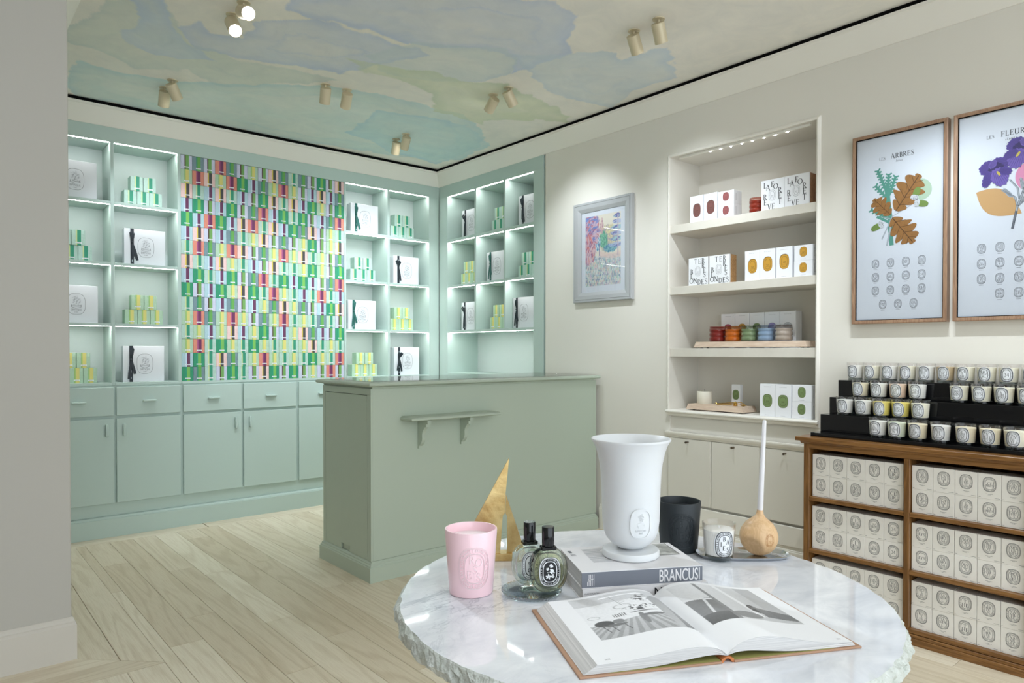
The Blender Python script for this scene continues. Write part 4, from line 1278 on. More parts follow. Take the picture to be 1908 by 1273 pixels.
# ================================================================== WRAPPED BOXES
BW, BH, BD = 0.0786, 0.1008, 0.078
KIND = {
 'W': ((204, 206, 226), (84, 58, 54), (116, 166, 92), 'lilac white', 'brown and green'),
 'S': ((122, 146, 154), (58, 146, 110), (104, 168, 84), 'slate grey', 'green'),
 'C': ((222, 142, 122), (172, 84, 134), (112, 50, 92), 'coral', 'plum'),
 'Y': ((180, 208, 182), (158, 196, 116), (222, 212, 126), 'pale green', 'yellow'),
 'P': ((236, 202, 198), (230, 202, 92), (72, 72, 74), 'pale pink', 'charcoal'),
 'T': ((184, 211, 199), (206, 218, 158), (54, 148, 118), 'pale mint', 'teal'),
 'G': ((50, 148, 110), (42, 156, 122), (124, 186, 92), 'emerald', 'lime'),
 'B': ((176, 206, 214), (202, 222, 240), (108, 58, 92), 'pale blue', 'plum'),
}
BOX = {}
for k, (c0, c1, c2, _, _) in KIND.items():
    for s, c in zip('abc', (c0, c1, c2)):
        mat('wrap_%s%s' % (k, s), c, 0.5, bump=((60, 60, 34), 0.9, 0.006) if s == 'a' else None)
    BOX[k] = (MB().box(-BW / 2, BW / 2, 0, BD, 0, BH, 0.0014).mesh('wrapped_box', 'wrap_%sa' % k),
              MB().box(-0.005, 0.017, -0.0006, BD + 0.0006, -0.0004, BH + 0.0006).mesh('ribbon', 'wrap_%sc' % k),
              MB().box(-0.013, -0.005, -0.0005, BD + 0.0005, -0.0004, BH + 0.0005).mesh('ribbon_edge', 'wrap_%sb' % k))
tagm = MB().box(-0.0175, 0.0175, -0.0014, -0.0007, 0.0145, 0.0225).mesh('name_tag', 'paper_white')
tagp = Art().word('DIPTYQUE', 0, 0, 0.0042, 1.0).to(front(-0.0015, 0.0185)).mesh('tag_print', 'ink_soft')
brng = random.Random(21)
def wrapped(k, loc, rz, label, group, jig=0.0):
    body, rib, edge = BOX[k]
    sh = brng.uniform(-jig, jig)
    spawn([('wrapped_box', body, None, None), ('ribbon', rib, 0, (sh, 0, 0)), ('ribbon_edge', edge, 0, (sh, 0, 0)), ('name_tag', tagm, 0, (sh + 0.002, 0, brng.uniform(-0.002, 0.002))), ('tag_print', tagp, 3, None)],
          loc, rz, label, 'box', group)
ORD = ['first', 'second', 'third', 'fourth', 'fifth', 'sixth', 'seventh', 'eighth', 'ninth', 'tenth', 'eleventh', 'twelfth', 'thirteenth', 'fourteenth', 'fifteenth', 'sixteenth']
ROWS = ['WSWCSWYWPSTSWGWP', 'YCPYCGBSYCYWBPBS', 'PTBPTBWGPTPBGYWG', 'BGWBGWSCBGTGWBSC', 'GBCGBPCTPBGSPWYT', 'BPWBSTYPWSWYGWYP', 'TCSYCPWSYCYPTYWS', 'PTBPYTBWPTTYGYWG',
        'BGTBGWSCTGBGBWSC', 'GWBGYPGTCYTBTCTB', 'TSWBSWBYSPYSWBGP', 'YCSYCYWSYCTYTSTW', 'TYBYPBYGWBYPSBWG', 'YCTGYTGYTYTYPTYT', 'BGTPSTYCYTYTGYTC', 'GSTWGTWPGWGWYWCW']
PX, PZ = 1.2725 / 16, 1.628 / 16
for r, row in enumerate(ROWS):
    for c, k in enumerate(row):
        x = 1.4208 + PX * (c + 0.5)
        z = 1.0395 + PZ * (15 - r)
        n = KIND[k]
        wrapped(k, (x + brng.uniform(-0.0003, 0.0003), YW + 0.004 + brng.uniform(0, 0.003), z), brng.uniform(-0.004, 0.004),
                '%s box with %s ribbon, %s row, %s column of box wall' % (n[3], n[4], ORD[r], ORD[c]), 'wall of wrapped boxes', 0.003)

def pyramid(k, loc, rz, where):
    c, s = math.cos(rz), math.sin(rz)
    n = KIND[k]
    for i, (dx, lev, pos) in enumerate(((-0.0805, 0, 'lower left'), (0, 0, 'lower middle'), (0.0805, 0, 'lower right'), (-0.0405, 1, 'upper left'), (0.0415, 1, 'upper right'))):
        dy = brng.uniform(-0.003, 0.003)
        p = (loc[0] + dx * c - dy * s, loc[1] + dx * s + dy * c, loc[2] + lev * (BH + 0.0012) + 0.0006)
        wrapped(k, p, rz + brng.uniform(-0.015, 0.015), '%s box with %s ribbon, %s in %s' % (n[3], n[4], pos, where), 'stacked boxes in the mint cubbies', 0.001)
YP = YW + 0.060
Z1, Z2, Z3, Z4 = 1.04, 1.443, 1.857, 2.270
pyramid('T', (1.190, YP, Z4), 0, 'stack, top cubby left of box wall')
pyramid('Y', (1.190, YP, Z2), 0, 'stack, third cubby left of box wall')
pyramid('T', (0.755, YP, Z3), 0, 'stack, second cubby beside pillar')
pyramid('Y', (0.780, YP, Z1), 0, 'stack, bottom cubby beside pillar')
pyramid('T', (2.900, YP, Z3), 0, 'stack, second cubby right of box wall')
pyramid('Y', (2.915, YP, Z1), 0, 'stack, bottom cubby right of box wall')
pyramid('T', (3.295, YP, Z4), 0, 'stack, top cubby nearest corner')
pyramid('Y', (3.288, YP, Z2), 0, 'stack, third cubby nearest corner')
XP = 3.725
pyramid('T', (XP, 4.530, 2.270), FACE_W2, 'right wall top middle cubby')
pyramid('Y', (XP, 4.970, 1.852), FACE_W2, 'right wall second row left cubby')
pyramid('T', (XP, 4.180, 1.852), FACE_W2, 'right wall second row right cubby')
pyramid('Y', (XP, 4.550, 1.444), FACE_W2, 'right wall third row middle cubby')

# white gift boxes with printed crest and tied ribbon
GW, GH, GD = 0.262, 0.250, 0.072
g_body = MB().box(-GW / 2 + 0.002, GW / 2 - 0.002, 0.03, GD, 0.001, GH - 0.002, 0.001).mesh('gift_box', 'gift_paper')
g_lid = MB().box(-GW / 2, GW / 2, 0, 0.034, 0, GH, 0.0012).mesh('lid', 'gift_paper')
A = Art()
A.ring(0.006, 0, 0.104, 0.140, 0.0016, 60, 2.9)
A.word('DIPTYQUE', 0.006, -0.038, 0.0125, 0.86).word('PARIS', 0.006, -0.054, 0.006)
A.line([(-0.020, -0.006), (-0.020, -0.020), (0.006, -0.028), (0.032, -0.020), (0.032, -0.006)], 0.0016)
A.line([(-0.020, -0.008), (0.006, -0.012), (0.032, -0.008)], 0.0016).line([(-0.016, -0.016), (0.028, -0.016)], 0.0010).line([(-0.010, -0.006), (0.006, 0.001), (0.022, -0.006)], 0.0010)
A.line([(-0.022, -0.004), (-0.024, -0.022)], 0.0012).line([(0.034, -0.004), (0.036, -0.022)], 0.0012)
g_print = A.to(front(-0.0006, GH / 2)).mesh('crest', 'ink_soft')
A = Art()
rg = random.Random(4)
for k in range(46):       # pale little tree
    a, rr = rg.uniform(0, 6.28), rg.random() ** 0.5
    x, y = 0.006 + 0.026 * rr * math.cos(a), 0.026 + 0.028 * rr * math.sin(a)
    A.ring(x, y, 0.006, 0.006, 0.0006, 8, 2)
A.line([(0.006, 0.0), (0.006, 0.02)], 0.001)
g_tree = A.to(front(-0.0006, GH / 2)).mesh('crest_tree', 'ink_grey')
def ribbon_strip(pts, wd):
    """flat ribbon following pts (x, y, z); lies in the xz plane"""
    b = MB()
    n = len(pts)
    for i, p in enumerate(pts):
        q0, q1 = Vector(pts[max(i - 1, 0)]), Vector(pts[min(i + 1, n - 1)])
        t = (q1 - q0).normalized()
        s = Vector((t.z, 0, -t.x))
        s = s.normalized() if s.length > 1e-4 else Vector((1, 0, 0))
        w_ = wd[i] if isinstance(wd, (list, tuple)) else wd
        for sg in (-1, 1):
            for dy in (0, -0.0007):
                v = Vector(p) + s * sg * w_ / 2
                b.v.append((v.x, v.y + dy, v.z))
    for i in range(n - 1):
        a, c = 4 * i, 4 * i + 4
        b.f += [(a, a + 2, c + 2, c), (a + 1, c + 1, c + 3, a + 3), (a, c, c + 1, a + 1), (a + 2, a + 3, c + 3, c + 2)]
    b.f += [(0, 1, 3, 2), (4 * n - 4, 4 * n - 2, 4 * n - 1, 4 * n - 3)]
    return b
RX = -GW / 2 + 0.050
def gift(name_label, loc, rz, col, style):
    m = 'ribbon_' + col
    sp = [('gift_box', g_body, None, None), ('lid', g_lid, 0, None), ('crest', g_print, 1, None), ('crest_tree', g_tree, 1, None)]
    o = spawn(sp, loc, rz, name_label, 'gift box', 'white gift boxes in the mint cubbies')
    rb = MB().box(RX - 0.011, RX + 0.011, -0.0008, -0.0002, -0.0002, GH + 0.0006).box(RX - 0.011, RX + 0.011, -0.0008, GD + 0.0006, GH + 0.0002, GH + 0.0008)
    r_ = rb.build('ribbon', m, o[0])
    kz = GH * 0.62
    # loops above the knot, tails below
    def loop(dx, top, wd):
        return ribbon_strip([(RX, -0.004, kz), (RX + dx * 0.5, -0.010, kz + top * 0.45), (RX + dx, -0.012, kz + top * 0.85), (RX + dx * 0.6, -0.009, kz + top), (RX + dx * 0.1, -0.005, kz + top * 0.5), (RX, -0.003, kz)], [0.006, wd, wd, wd, wd, 0.006])
    def tail(dx, ln, wd):
        return ribbon_strip([(RX, -0.004, kz), (RX + dx * 0.25, -0.008, kz - ln * 0.25), (RX + dx * 0.7, -0.010, kz - ln * 0.65), (RX + dx, -0.011, kz - ln)], [0.007, wd * 0.85, wd, wd])
    spec = {0: ((-0.012, 0.075), (0.030, 0.125), (0.004, 0.10)), 1: ((0.010, 0.085), (-0.016, 0.135), (0.022, 0.10)), 2: ((0.030, 0.045), (-0.024, 0.115), (0.020, 0.12)), 3: ((-0.030, 0.055), (0.016, 0.125), (-0.004, 0.14))}[style]
    loop(spec[0][0], spec[0][1], 0.016).build('bow_loop', m, o[0])
    loop(spec[0][0] * -0.5, spec[0][1] * 0.9, 0.016).build('bow_loop', m, o[0])
    tail(spec[1][0], spec[1][1], 0.017).build('ribbon_tail', m, o[0])
    tail(spec[2][0], spec[2][1], 0.017).build('ribbon_tail', m, o[0])
    MB().box(RX - 0.007, RX + 0.007, -0.012, -0.002, kz - 0.006, kz + 0.006, 0.003).build('knot', m, o[0])
    pr = Art()
    for k in range(5):
        pr.rect(RX - 0.0018, RX + 0.0018, 0.020 + k * 0.046, 0.034 + k * 0.046)
    pr.to(front(-0.0010)).build('ribbon_print', 'ribbon_print', r_)
gift('white gift box in the top cubby beside the pillar, cut off at left', (0.775, YP, Z4 + 0.0005), 0, 'black', 1)
gift('white gift box in the third cubby beside the pillar, cut off at left', (0.777, YP, Z2 + 0.0005), 0, 'green', 1)
gift('white gift box with black ribbon, second cubby left of box wall', (1.199, YP, Z3 + 0.0005), 0, 'black', 0)
gift('white gift box with black ribbon, bottom cubby left of box wall', (1.188, YP, Z1 + 0.0005), 0, 'black', 1)
gift('white gift box with green ribbon, top cubby right of box wall', (2.917, YP, Z4 + 0.0005), 0, 'green', 0)
gift('white gift box with green ribbon, third cubby right of box wall', (2.891, YP, Z2 + 0.0005), 0, 'green', 1)
gift('white gift box with black ribbon, second cubby nearest the room corner', (3.333, YP, Z3 + 0.0005), 0, 'black', 3)
gift('white gift box with black ribbon, bottom cubby nearest the room corner', (3.339, YP, Z1 + 0.0005), 0, 'black', 2)
gift('white gift box with black ribbon, top left cubby on right wall', (XP, 4.945, 2.2705), FACE_W2, 'black', 3)
gift('white gift box with black ribbon, top right cubby on right wall', (XP + 0.005, 4.168, 2.2705), FACE_W2, 'black', 0)
gift('white gift box with green ribbon, middle cubby on right wall', (XP - 0.01, 4.570, 1.8525), FACE_W2, 'green', 1)
gift('white gift box with black ribbon, lower left cubby on right wall', (XP, 4.955, 1.4445), FACE_W2, 'black', 3)
gift('white gift box with black ribbon, lower right cubby on right wall', (XP, 4.236, 1.4445), FACE_W2, 'black', 1)

# ================================================================== GOODS IN THE WHITE NICHE
def emblem(w, h):
    A = Art()
    A.ring(0, 0, w * 0.96, h * 0.96, 0.02 * w, 36).ring(0, 0, w * 0.62, h * 0.70, 0.022 * w, 36)
    A.line([(-0.14 * w, -0.02 * h), (-0.1 * w, -0.08 * h), (0.1 * w, -0.08 * h), (0.14 * w, -0.02 * h), (-0.14 * w, -0.02 * h)], 0.02 * w)
    A.line([(-0.2 * w, -0.18 * h), (0.2 * w, -0.18 * h)], 0.02 * w)
    return A
for n, c in dict(ov_red=(126, 84, 80), ov_rose=(158, 92, 94), ov_ochre=(206, 156, 62), ov_green=(128, 150, 98), ov_pink=(186, 92, 118), ov_lilac=(170, 160, 212), ov_pale=(206, 210, 216)).items():
    mat(n, c, 0.35)
mat('ov_ink', (72, 66, 52), 0.6)
def carton(label, loc, w, h, d, oval, cz, ow=0.058, oh=0.084, top_text=True, recess=True, group='white candle cartons in the niche', side=False):
    t = thing('candle_carton', label, 'box', loc, FACE_W2, group)
    n = 36
    o = oval_pts(0, cz, ow, oh, n)
    if recess:      # window cut into the front, with the coloured glass set behind it
        b = MB()
        out = []
        for x, z in o:
            sx, sz = x, z - cz
            k = min((w / 2) / max(abs(sx), 1e-6), ((h - cz) if sz > 0 else cz) / max(abs(sz), 1e-6))
            out.append((sx * k, cz + sz * k))
        vs = [(p[0], 0, p[1]) for p in out] + [(p[0], 0, p[1]) for p in o] + [(p[0], 0.006, p[1]) for p in o]
        fs = []
        for k in range(n):
            k2 = (k + 1) % n
            fs += [(k, k2, n + k2, n + k), (n + k, n + k2, 2 * n + k2, 2 * n + k)]
        b.add(vs, fs)
        c4 = [(-w / 2, 0), (w / 2, 0), (w / 2, h), (-w / 2, h)]
        for cx, cz_ in c4:      # fill the corner triangles left by the radial fan
            near = sorted(range(n), key=lambda i: (out[i][0] - cx) ** 2 + (out[i][1] - cz_) ** 2)[:2]
            i0, i1 = min(near), max(near)
            if (i0, i1) == (0, n - 1):
                i0, i1 = i1, i0
            b.add([(out[i0][0], 0, out[i0][1]), (cx, 0, cz_), (out[i1][0], 0, out[i1][1])], [(0, 1, 2)])
        b.add([(-w / 2, 0, 0), (w / 2, 0, 0), (w / 2, d, 0), (-w / 2, d, 0), (-w / 2, 0, h), (w / 2, 0, h), (w / 2, d, h), (-w / 2, d, h)],
              [(3, 2, 1, 0), (4, 5, 6, 7), (1, 2, 6, 5), (2, 3, 7, 6), (3, 0, 4, 7)])
        b.build('carton', 'paper_bright', t)
        yy = 0.0035
    else:
        MB().box(-w / 2, w / 2, 0, d, 0, h, 0.0008).build('carton', 'paper_bright', t)
        yy = -0.0004
    A = Art().oval(0, 0, ow, oh)
    wd = A.to(front(yy, cz)).build('oval_window', oval, t)
    emblem(ow, oh).to(front(yy - 0.0004, cz)).build('window_print', 'ov_ink', wd)
    A = Art()
    if top_text:
        for k in range(10):
            x = (k - 4.5) * 0.0042
            A.line([(x - 0.0015, h - 0.016), (x + 0.0012, h - 0.0155)], 0.0008 + 0.0006 * (k % 3 == 0))
    for k in range(8):
        x = (k - 3.5) * 0.0036
        A.line([(x - 0.0013, 0.0085), (x + 0.0012, 0.0085)], 0.0009)
    if side:      # wavy print on the right-hand side
        pass
    A.to(front(-0.0006)).build('small_print', 'ink_grey', t)
    if side:
        S = Art()
        for k in range(7):
            S.line([(0.018, h * 0.25 + k * h * 0.08), (0.024, h * 0.29 + k * h * 0.08), (0.030, h * 0.25 + k * h * 0.08)], 0.001)
        S.to(lambda a, b: (w / 2 + 0.0005, a, b)).build('side_print', 'ink_grey', t)
    return t
def letters_box(label, loc, chars, em, sidem):
    """big white boxed candle with scattered capitals"""
    w, h, d = 0.1405, 0.172, 0.075
    t = thing('lettered_box', label, 'box', loc, FACE_W2, 'large lettered boxes in the niche')
    MB().box(-w / 2, w / 2, 0, 0.012, 0, h, 0.0006).build('front_panel', 'paper_bright', t)
    MB().box(-w / 2 + 0.0004, w / 2 - 0.0004, 0.0122, d, 0, h - 0.0004).build('wooden_case', sidem, t)
    A = Art()
    for c, u, v in chars:
        A.ch(c, (u - 0.5) * w, v * h, 0.185 * h if c != '^' else 0.09 * h)
    A.to(front(-0.0005)).build('lettering', 'ink', t)
    u, v = em
    E = emblem(0.30 * w, 0.36 * h)
    E.ticks(0, 0, 0.24 * w, 0.30 * h, 30, 0.012 * h, 0.003 * w, random.Random(1))
    E.to(front(-0.0005, v * h, (u - 0.5) * w)).build('emblem', 'ink_soft', t)
Zs1, Zs2, Zs3, Zs4 = 2.0555, 1.6635, 1.2725, 0.8815
XF = XW + 0.02
carton('tall white carton with brown oval, leftmost on the top niche shelf', (XF, 2.548, Zs1), 0.094, 0.165, 0.085, 'ov_red', 0.075)
carton('tall white carton with brown oval, second on the top niche shelf', (XF, 2.449, Zs1), 0.094, 0.164, 0.085, 'ov_red', 0.080)
carton('small white carton with red oval, lower of the pair on top shelf', (XF, 2.343, Zs1), 0.108, 0.079, 0.085, 'ov_rose', 0.043, 0.042, 0.052, False, False, side=True)
carton('small white carton with red oval, upper of the pair on top shelf', (XF, 2.343, Zs1 + 0.0795), 0.108, 0.079, 0.085, 'ov_rose', 0.046, 0.042, 0.052, False, False, side=True)
FR = [('L', .17, .83), ('A', .30, .745), ('F', .49, .84), ('O', .63, .755), ('R', .81, .60), ('^', .83, .55), ('E', .81, .43), ('T', .81, .24), ('R', .17, .45), ('^', .19, .385), ('E', .18, .275), ('V', .36, .12), ('E', .53, .11)]
letters_box('white lettered box reading LA FORET REVE, left of the two on top shelf', (XF, 2.0425, Zs1), FR, (.48, .48), 'book_side_brown')
letters_box('white lettered box reading LA FORET REVE, right of the two on top shelf', (XF, 1.900, Zs1), FR, (.48, .48), 'book_side_brown')
TB = [('T', .37, .86), ('E', .57, .86), ('R', .75, .87), ('R', .75, .69), ('E', .82, .52), ('S', .82, .37), ('B', .16, .50), ('L', .16, .33), ('O', .15, .17), ('N', .35, .17), ('D', .55, .11), ('E', .73, .115), ('S', .90, .125)]
letters_box('white lettered box reading TERRES BLONDES, left of the two on second shelf', (XF, 2.5355, Zs2), TB, (.48, .50), 'book_side_oak')
letters_box('white lettered box reading TERRES BLONDES, right of the two on second shelf', (XF, 2.3865, Zs2), TB, (.48, .50), 'book_side_oak')
for k, (y, nm) in enumerate(((2.167, 'leftmost'), (2.072, 'middle'), (1.972, 'rightmost'))):
    carton('tall white carton with ochre oval, %s of three on second shelf' % nm, (XF, y, Zs2), 0.094, 0.174, 0.08, 'ov_ochre', 0.084 + 0.004 * k)
carton('small white carton with ochre oval, lower of the pair on second shelf', (XF, 1.862, Zs2), 0.105, 0.086, 0.085, 'ov_ochre', 0.048, 0.042, 0.054, False, False, side=True)
carton('small white carton with ochre oval, upper of the pair on second shelf', (XF, 1.861, Zs2 + 0.0865), 0.104, 0.085, 0.085, 'ov_ochre', 0.048, 0.042, 0.054, False, False, side=True)
for k, (ov, nm) in enumerate((('ov_pink', 'pink'), ('ov_ochre', 'ochre'), ('ov_green', 'green'), ('ov_lilac', 'lilac'), ('ov_pale', 'pale grey'))):
    carton('white carton with %s oval behind the coloured glass candles' % nm, (XF + 0.172, 2.434 - k * 0.0985, Zs3), 0.096, 0.215, 0.075, ov, 0.115, 0.052, 0.072, True, False)
carton('tall white carton with green oval, left one on the niche sill', (XF, 2.069, Zs4), 0.094, 0.185, 0.09, 'ov_green', 0.090, 0.058, 0.074, True, False)
carton('tall white carton with green oval, right one on the niche sill', (XF - 0.003, 1.973, Zs4), 0.094, 0.184, 0.09, 'ov_green', 0.090, 0.060, 0.074, True, False)
carton('small white carton with green oval, lower of the pair on sill', (XF, 1.867, Zs4), 0.110, 0.093, 0.09, 'ov_green', 0.052, 0.044, 0.058, False, False, side=True)
carton('small white carton with green oval, upper of the pair on sill', (XF, 1.866, Zs4 + 0.0935), 0.110, 0.092, 0.09, 'ov_green', 0.052, 0.044, 0.058, False, False, side=True)

# ridged coloured glass candles
def ridged(label, loc, h, r, glass, wax, group):
    thin_glass('tint_' + label[:14], glass, 0.9)
    mat('wax_' + label[:14], wax, 0.5)
    t = thing('glass_candle', label, 'candle', loc, 0, group)
    pr = [(r * 0.94, 0), (r * 0.97, 0.004)]
    for k in range(3):
        z0 = h * (0.06 + 0.29 * k)
        hh = h * 0.29
        pr += [(r * 0.96, z0 + 0.001), (r, z0 + hh * 0.25), (r * 0.995, z0 + hh * 0.7), (r * 0.90, z0 + hh * 0.95)]
    pr += [(r * 0.96, h * 0.95), (r * 0.97, h), (r * 0.92, h), (r * 0.90, h * 0.9)]
    MB().lathe(pr, 36, close=False).build('glass', 'tint_' + label[:14], t, 50)
    wp = [(r * 0.86, 0.006)]
    for k in range(3):
        z0, hh = h * (0.06 + 0.29 * k), h * 0.29
        wp += [(r * 0.87, max(0.007, z0)), (r * 0.95, z0 + hh * 0.25), (r * 0.945, z0 + hh * (0.7 if k < 2 else 0.5))]
        if k < 2:
            wp.append((r * 0.865, z0 + hh * 0.96))
    wp += [(r * 0.92, h * 0.77), (r * 0.5, h * 0.765)]
    MB().lathe(wp, 32).build('wax', 'wax_' + label[:14], t, 50)
    MB().lathe([(0.0012, h * 0.755), (0.0008, h * 0.85)], 6).build('wick', 'paper_white', t)
ridged('dark red ridged glass candle on the top niche shelf', (XW + 0.062, 2.165, Zs1), 0.090, 0.042, (228, 184, 174), (168, 90, 70), None)
TRZ = Zs3 + 0.039
for k, (nm, gl, wx) in enumerate((('red', (230, 186, 182), (150, 78, 72)), ('amber', (242, 210, 172), (208, 144, 74)), ('green', (222, 228, 217), (156, 170, 140)), ('blue', (224, 230, 238), (172, 190, 206)), ('clear', (228, 224, 222), (212, 204, 193)))):
    ridged('%s ridged glass candle on the stone tray' % nm, (XW + 0.105, 2.452 - k * 0.1085, TRZ), 0.094, 0.049, gl, wx, 'ridged glass candles on the stone tray')
def stone_tray(label, loc, w, d, h):
    t = thing('stone_tray', label, 'tray', loc, FACE_W2)
    b = MB()
    s = 0.014
    vs = [(-w / 2, -d / 2, 0.006), (w / 2, -d / 2, 0.006), (w / 2, d / 2, 0.006), (-w / 2, d / 2, 0.006)]
    b.add([(-w / 2, -d / 2, .006), (w / 2, -d / 2, .006), (w / 2, d / 2, .006), (-w / 2, d / 2, .006), (-w / 2 + s, -d / 2 + 0.004, h), (w / 2 - s, -d / 2 + 0.004, h), (w / 2 - s, d / 2 - 0.004, h), (-w / 2 + s, d / 2 - 0.004, h)],
          [(3, 2, 1, 0), (4, 5, 6, 7), (0, 1, 5, 4), (1, 2, 6, 5), (2, 3, 7, 6), (3, 0, 4, 7)])
    b.build('slab', 'travertine', t)
    for sx in (-1, 1):
        for sy in (-1, 1):
            MB().lathe([(0.008, 0), (0.008, 0.0062)], 12, (sx * (w / 2 - 0.04), sy * (d / 2 - 0.03), 0)).build('foot', 'tray_foot', t)
stone_tray('long pale stone tray carrying five coloured candles', (XW + 0.105, 2.215, Zs3), 0.735, 0.125, 0.039)
stone_tray('pale stone tray on the niche sill with brass tools', (XW + 0.115, 2.435, Zs4), 0.405, 0.15, 0.040)
TZ2 = Zs4 + 0.0402
# pillar candle
t = thing('pillar_candle', 'short cream pillar candle on the sill tray', 'candle', (XW + 0.125, 2.558, TZ2))
mat('cream_wax', (240, 236, 222), 0.5)
MB().lathe([(0.0455, 0), (0.0465, 0.001), (0.0465, 0.076), (0.043, 0.078), (0.02, 0.0765)], 36).build('wax', 'cream_wax', t, 50)
MB().tube([(0, 0, 0.075), (0.001, 0, 0.084), (-0.001, 0.001, 0.09)], 0.001, 6).build('wick', 'ink_soft', t)
carton('slim white carton with green oval standing on the sill tray', (XW + 0.14, 2.345, TZ2), 0.058, 0.128, 0.03, 'ov_green', 0.065, 0.044, 0.060, False, False, group=None)
# brass snuffer and wick trimmer
t = thing('candle_snuffer', 'brass candle snuffer lying on the sill tray', 'snuffer', (XW + 0.085, 2.36, TZ2))
MB().tube([(0, 0.10, 0.006), (0.0, 0.0, 0.017), (0.002, -0.045, 0.022)], 0.0024, 8).build('handle', 'brass', t, 40)
bl = MB().lathe([(0.012, 0), (0.0125, 0.001), (0.0105, 0.018), (0.006, 0.024), (0.002, 0.027)], 18, (0.002, -0.045, 0.001))
bl.build('bell', 'brass', t, 40)
t = thing('wick_trimmer', 'brass wick trimmer with looped grips on the sill tray', 'scissors', (XW + 0.075, 2.33, TZ2))
MB().tube([(0.006, 0.10, 0.004), (0.0, 0.03, 0.010), (-0.004, -0.03, 0.020), (-0.006, -0.065, 0.026), (-0.006, -0.09, 0.012), (-0.004, -0.075, 0.003), (-0.002, -0.06, 0.008), (-0.006, -0.065, 0.02)], 0.0022, 7).build('arm', 'brass', t, 40)
MB().tube([(-0.010, 0.10, 0.004), (-0.004, 0.03, 0.008), (0.004, -0.03, 0.012), (0.012, -0.06, 0.014), (0.016, -0.085, 0.006), (0.014, -0.07, 0.0025), (0.010, -0.055, 0.008)], 0.0022, 7).build('arm', 'brass', t, 40)
MB().tube([(0.006, 0.10, 0.004), (0.010, 0.115, 0.010), (0.012, 0.12, 0.020)], 0.002, 7).build('blade', 'brass', t, 40)

# ================================================================== OAK BOOKCASE WITH CANDLE CARTONS
t = thing('oak_bookcase', 'low brown oak bookcase filled with white candle boxes', 'bookcase', (3.43, 1.17, 0))
o_ = Vector(t.location)
def bp_(n, b, m='oak'):
    ob = b.build(n, m, t); ob.location = -o_; return ob
bp_('top_board', MB().box(3.185, 3.634, 0.690, 1.651, 0.826, 0.845, 0.002))
bp_('frieze', MB().box(3.210, 3.230, 0.735, 1.593, 0.791, 0.8255, 0.001))
bp_('cove', MB().prism([(3.210, 0.812), (3.203, 0.815), (3.196, 0.822), (3.196, 0.8257), (3.210, 0.8257)], lambda x, z: (x, 0.70, z), lambda x, z: (x, 1.630, z)))
for y0, y1 in ((1.593, 1.619), (0.709, 0.735)):
    bp_('side_panel', MB().box(3.210, 3.634, y0, y1, 0.0, 0.8255, 0.001), 'oak_upright')
bp_('divider', MB().box(3.212, 3.620, 1.153, 1.175, 0.045, 0.7905, 0.001), 'oak_upright')
for y0, y1 in ((1.1752, 1.5928), (0.7352, 1.1528)):
    for z0, z1 in ((0.543, 0.561), (0.294, 0.313), (0.045, 0.063)):
        bp_('shelf', MB().box(3.213, 3.620, y0, y1, z0, z1, 0.001))
bp_('back_panel', MB().box(3.6205, 3.6335, 0.735, 1.593, 0.03, 0.825), 'oak_upright')
bp_('plinth', MB().box(3.200, 3.2118, 0.700, 1.627, 0.0, 0.030, 0.002).box(3.205, 3.2118, 0.700, 1.623, 0.030, 0.0445, 0.002))
CB = [
 [['A MB RE', 'AU BEPI NE', 'BA IES', 'BEN JOI N', 'CU IR'], ['GAR DE NIA', 'GE RAN IUM', 'I RIS', 'JAS MIN', '34'], ['M UGU ET', 'MYR RHE', 'OY EDO', 'PAT CHOU LI', 'PO MAN DER']],
 [['CO RI AND RE', 'CH EN E', 'C AN NEL LE', 'CY PRES', 'EU CALY PTU S'], ['LYS', 'MI MO SA', 'MA QUI S', 'MEN THE VER TE', 'MO US SES'], ['RO S ES', 'SA NTA L', 'T HE', 'TU BER EU SE', 'VA NIL LE']],
]
SHZ = [0.5612, 0.3132, 0.0632]
cb_body = MB().box(-0.0399, 0.0399, 0, 0.088, 0, 0.1005, 0.0008).mesh('candle_box', 'carton')
for bay in range(2):
    for row in range(3):
        for c in range(5):
            word = CB[bay][row][c].split()
            A = seal(word, 0.046, 0.058, random.Random(bay * 100 + row * 10 + c), True)
            P = Art()
            P.p = [[(a, b + 0.0585) for a, b in q] for q in A.p]
            for k in range(7):
                P.line([((k - 3) * 0.0034 - 0.0013, 0.0205), ((k - 3) * 0.0034 + 0.0013, 0.0205)], 0.0011)
            P.line([(-0.005, 0.0168), (0.005, 0.0168)], 0.0008).line([(-0.037, 0.006), (-0.030, 0.006)], 0.0009).line([(0.018, 0.006), (0.037, 0.006)], 0.0009)
            pm = P.to(front(-0.0005)).mesh('seal_print', 'ink_soft')
            y = (1.5878 if bay == 0 else 1.1512) - (0.0808 if bay == 0 else 0.0813) * (c + 0.5)
            for lev in range(2):
                spawn([('candle_box', cb_body, None, None), ('seal_print', pm, 0, None)], (3.235 + brng.uniform(-0.001, 0.001), y, SHZ[row] + lev * 0.1009 + 0.0003), FACE_W2 + brng.uniform(-0.006, 0.006),
                      'white candle box printed %s, %s one, %s bay %s shelf' % (''.join(word), ('lower', 'upper')[lev], ('left', 'right')[bay], ('top', 'middle', 'bottom')[row]), 'box', 'candle boxes in the oak bookcase')

# stepped black display
t = thing('stepped_display', 'glossy black stepped stand full of candles on the bookcase', 'display stand', (3.43, 1.17, 0.845))
o_ = Vector(t.location)
for n, x0, z0, z1 in (('base', 3.250, 0.8455, 0.863), ('step', 3.350, 0.8632, 0.945), ('step', 3.445, 0.9452, 1.025), ('step', 3.540, 1.0252, 1.107)):
    ob = MB().box(x0, 3.645, 0.695, 1.606, z0, z1, 0.0012).build(n, 'acrylic_black', t); ob.location = -o_

